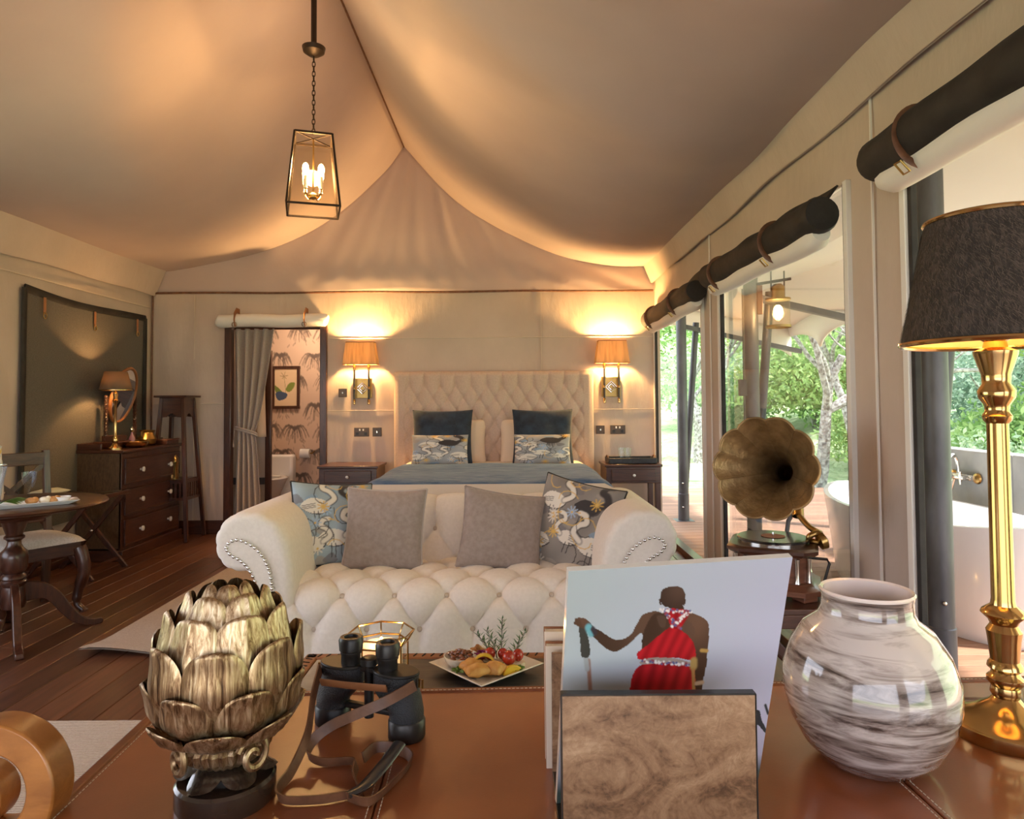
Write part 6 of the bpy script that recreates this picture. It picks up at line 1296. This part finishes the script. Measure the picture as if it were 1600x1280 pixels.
# brass table lamp
la = thing('brass_table_lamp', 'tall brass table lamp with dark cowhide shade on the desk', 'table lamp', (.795, 1.12, DZ))
MB().lathe([(.082, 0), (.084, .003), (.084, .020), (.080, .025), (.045, .038), (.024, .052), (.018, .06)], 48).build('base', M['brass'], la)
MB().lathe([(.018, .058), (.022, .066), (.020, .076), (.026, .084), (.026, .090), (.021, .095), (.019, .10), (.025, .106), (.024, .112), (.020, .118), (.023, .15), (.025, .165), (.019, .175), (.022, .182), (.032, .192), (.030, .197), (.018, .206), (.0165, .215), (.0155, .50), (.020, .505), (.0215, .512), (.017, .520), (.018, .53), (.026, .542), (.027, .553), (.020, .565), (.021, .58), (.031, .612), (.032, .618), (.018, .624), (.016, .634), (.028, .642), (.030, .662), (.030, .69)], 36).build('stem', M['brass'], la)
MB().ball((.076, -.04, .012), .008, 10).build('switch', M['blackmetal'], la)
rgf = np.random.default_rng(8); nf = 15000; th_ = rgf.random(nf) * 2 * PI; vv = rgf.random(nf); rr_ = .136 - .040 * vv; hz_ = .634 + .200 * vv; fl2 = MB()
for k in range(nf):
    c_, s__ = math.cos(th_[k]), math.sin(th_[k]); p = np.array((rr_[k] * c_, rr_[k] * s__, hz_[k])); tg = np.array((-s__, c_, 0)); ou = np.array((c_, s__, .2)); d = vn(tg * (.5 + .35 * rgf.normal()) + np.array((0, 0, -1.)) * .8 + ou * .35) * (.009 + .004 * rgf.random()); wv_ = vn(np.cross(d, ou)) * .0004; o_ = len(fl2.v)
    if (p + d)[2] < .634: continue
    fl2.v.extend([tuple(p - wv_), tuple(p + wv_), tuple(p + d)]); fl2.f.append((o_, o_ + 1, o_ + 2))
sh = MB().lathe([(.136, .632), (.096, .836)], 64, cap=False).build('lamp_shade', M['fur'], la)
fh = fl2.build('fur', leafmat('fur_hair', (.012, .008, .006), (.15, .11, .085), 0), sh, smooth=False); fh['kind'] = 'stuff'
MB().lathe([(.1325, .633), (.0925, .835)], 64, cap=False).build('lining', M['shade_in'], sh)
for r_, z in ((.1355, .632), (.0955, .836)): MB().tube([(r_ * math.cos(a), r_ * math.sin(a), z) for a in np.linspace(0, 2 * PI, 65)[:-1]], .0045, 8, closed=True).build('rim', M['brass'], sh)
for k in range(3): a = k * 2 * PI / 3; MB().tube([(.0, 0, .80), (.094 * math.cos(a), .094 * math.sin(a), .825)], .002, 6).build('spider', M['brass'], sh)
MB().ball((0, 0, .735), .028, 12, (1, 1, 1.3)).build('bulb', M['bulb'], la); lamp('desk_lamp_light', la, (0, 0, .735), 5, (1, .58, .22), .025)
MB().tube(catmull([(.08, .03, .006), (.10, .10, .005), (.13, .16, .005), (.16, .19, .005)], 5, False), .003, 6).build('cord', M['strap'], la)
# desk chair with carved scroll back
dchr = thing('scroll_back_chair', 'honey wood chair with carved scroll back at the desk edge', 'chair', (-.93, .80, 0))
for s in (-1, 1):
    mb = MB(); c = (s * .250, .797); n = 48; vs = []; fs = []
    for y in (.10, .145):
        for r_ in (.0845, .0475): vs += [(c[0] + r_ * math.cos(a), y, c[1] + r_ * 1.04 * math.sin(a)) for a in np.arange(n) * 2 * PI / n]
    for k in range(n):
        l = (k + 1) % n; fs += [(k, l, n + l, n + k), (2 * n + k, 3 * n + k, 3 * n + l, 2 * n + l), (k, 2 * n + k, 2 * n + l, l), (n + k, n + l, 3 * n + l, 3 * n + k)]
    mb.add(vs, fs); mb.prism([(c[0] - s * .026 + .040 * math.cos(a), c[1] - .012 + .040 * math.sin(a)) for a in np.arange(40) * PI / 20], .102, .143)
    mb.build('back_scroll', M['lightwood'], dchr, ang=40, bevel=.003)
    MB().beam((s * .24, .12, 0), (s * .255, .12, .72), .04, .04).build('back_leg', M['lightwood'], dchr, bevel=.005); MB().beam((s * .22, -.30, 0), (s * .22, -.30, .42), .045, .045).build('front_leg', M['lightwood'], dchr, bevel=.005)
    MB().tube(catmull([(s * .26, .12, .70), (s * .28, 0, .68), (s * .27, -.2, .67), (s * .27, -.3, .60)], 5, False), .02, 10).build('arm', M['walnut'], dchr)
MB().box((0, -.09, .44), (.50, .46, .04)).build('seat', M['lightwood'], dchr, bevel=.01); MB().beam((-.25, .12, .60), (.25, .12, .60), .035, .07).build('back_rail', M['lightwood'], dchr, bevel=.006); MB().beam((-.13, .12, .80), (.13, .12, .80), .035, .10).build('back_rail', M['lightwood'], dchr, bevel=.01)
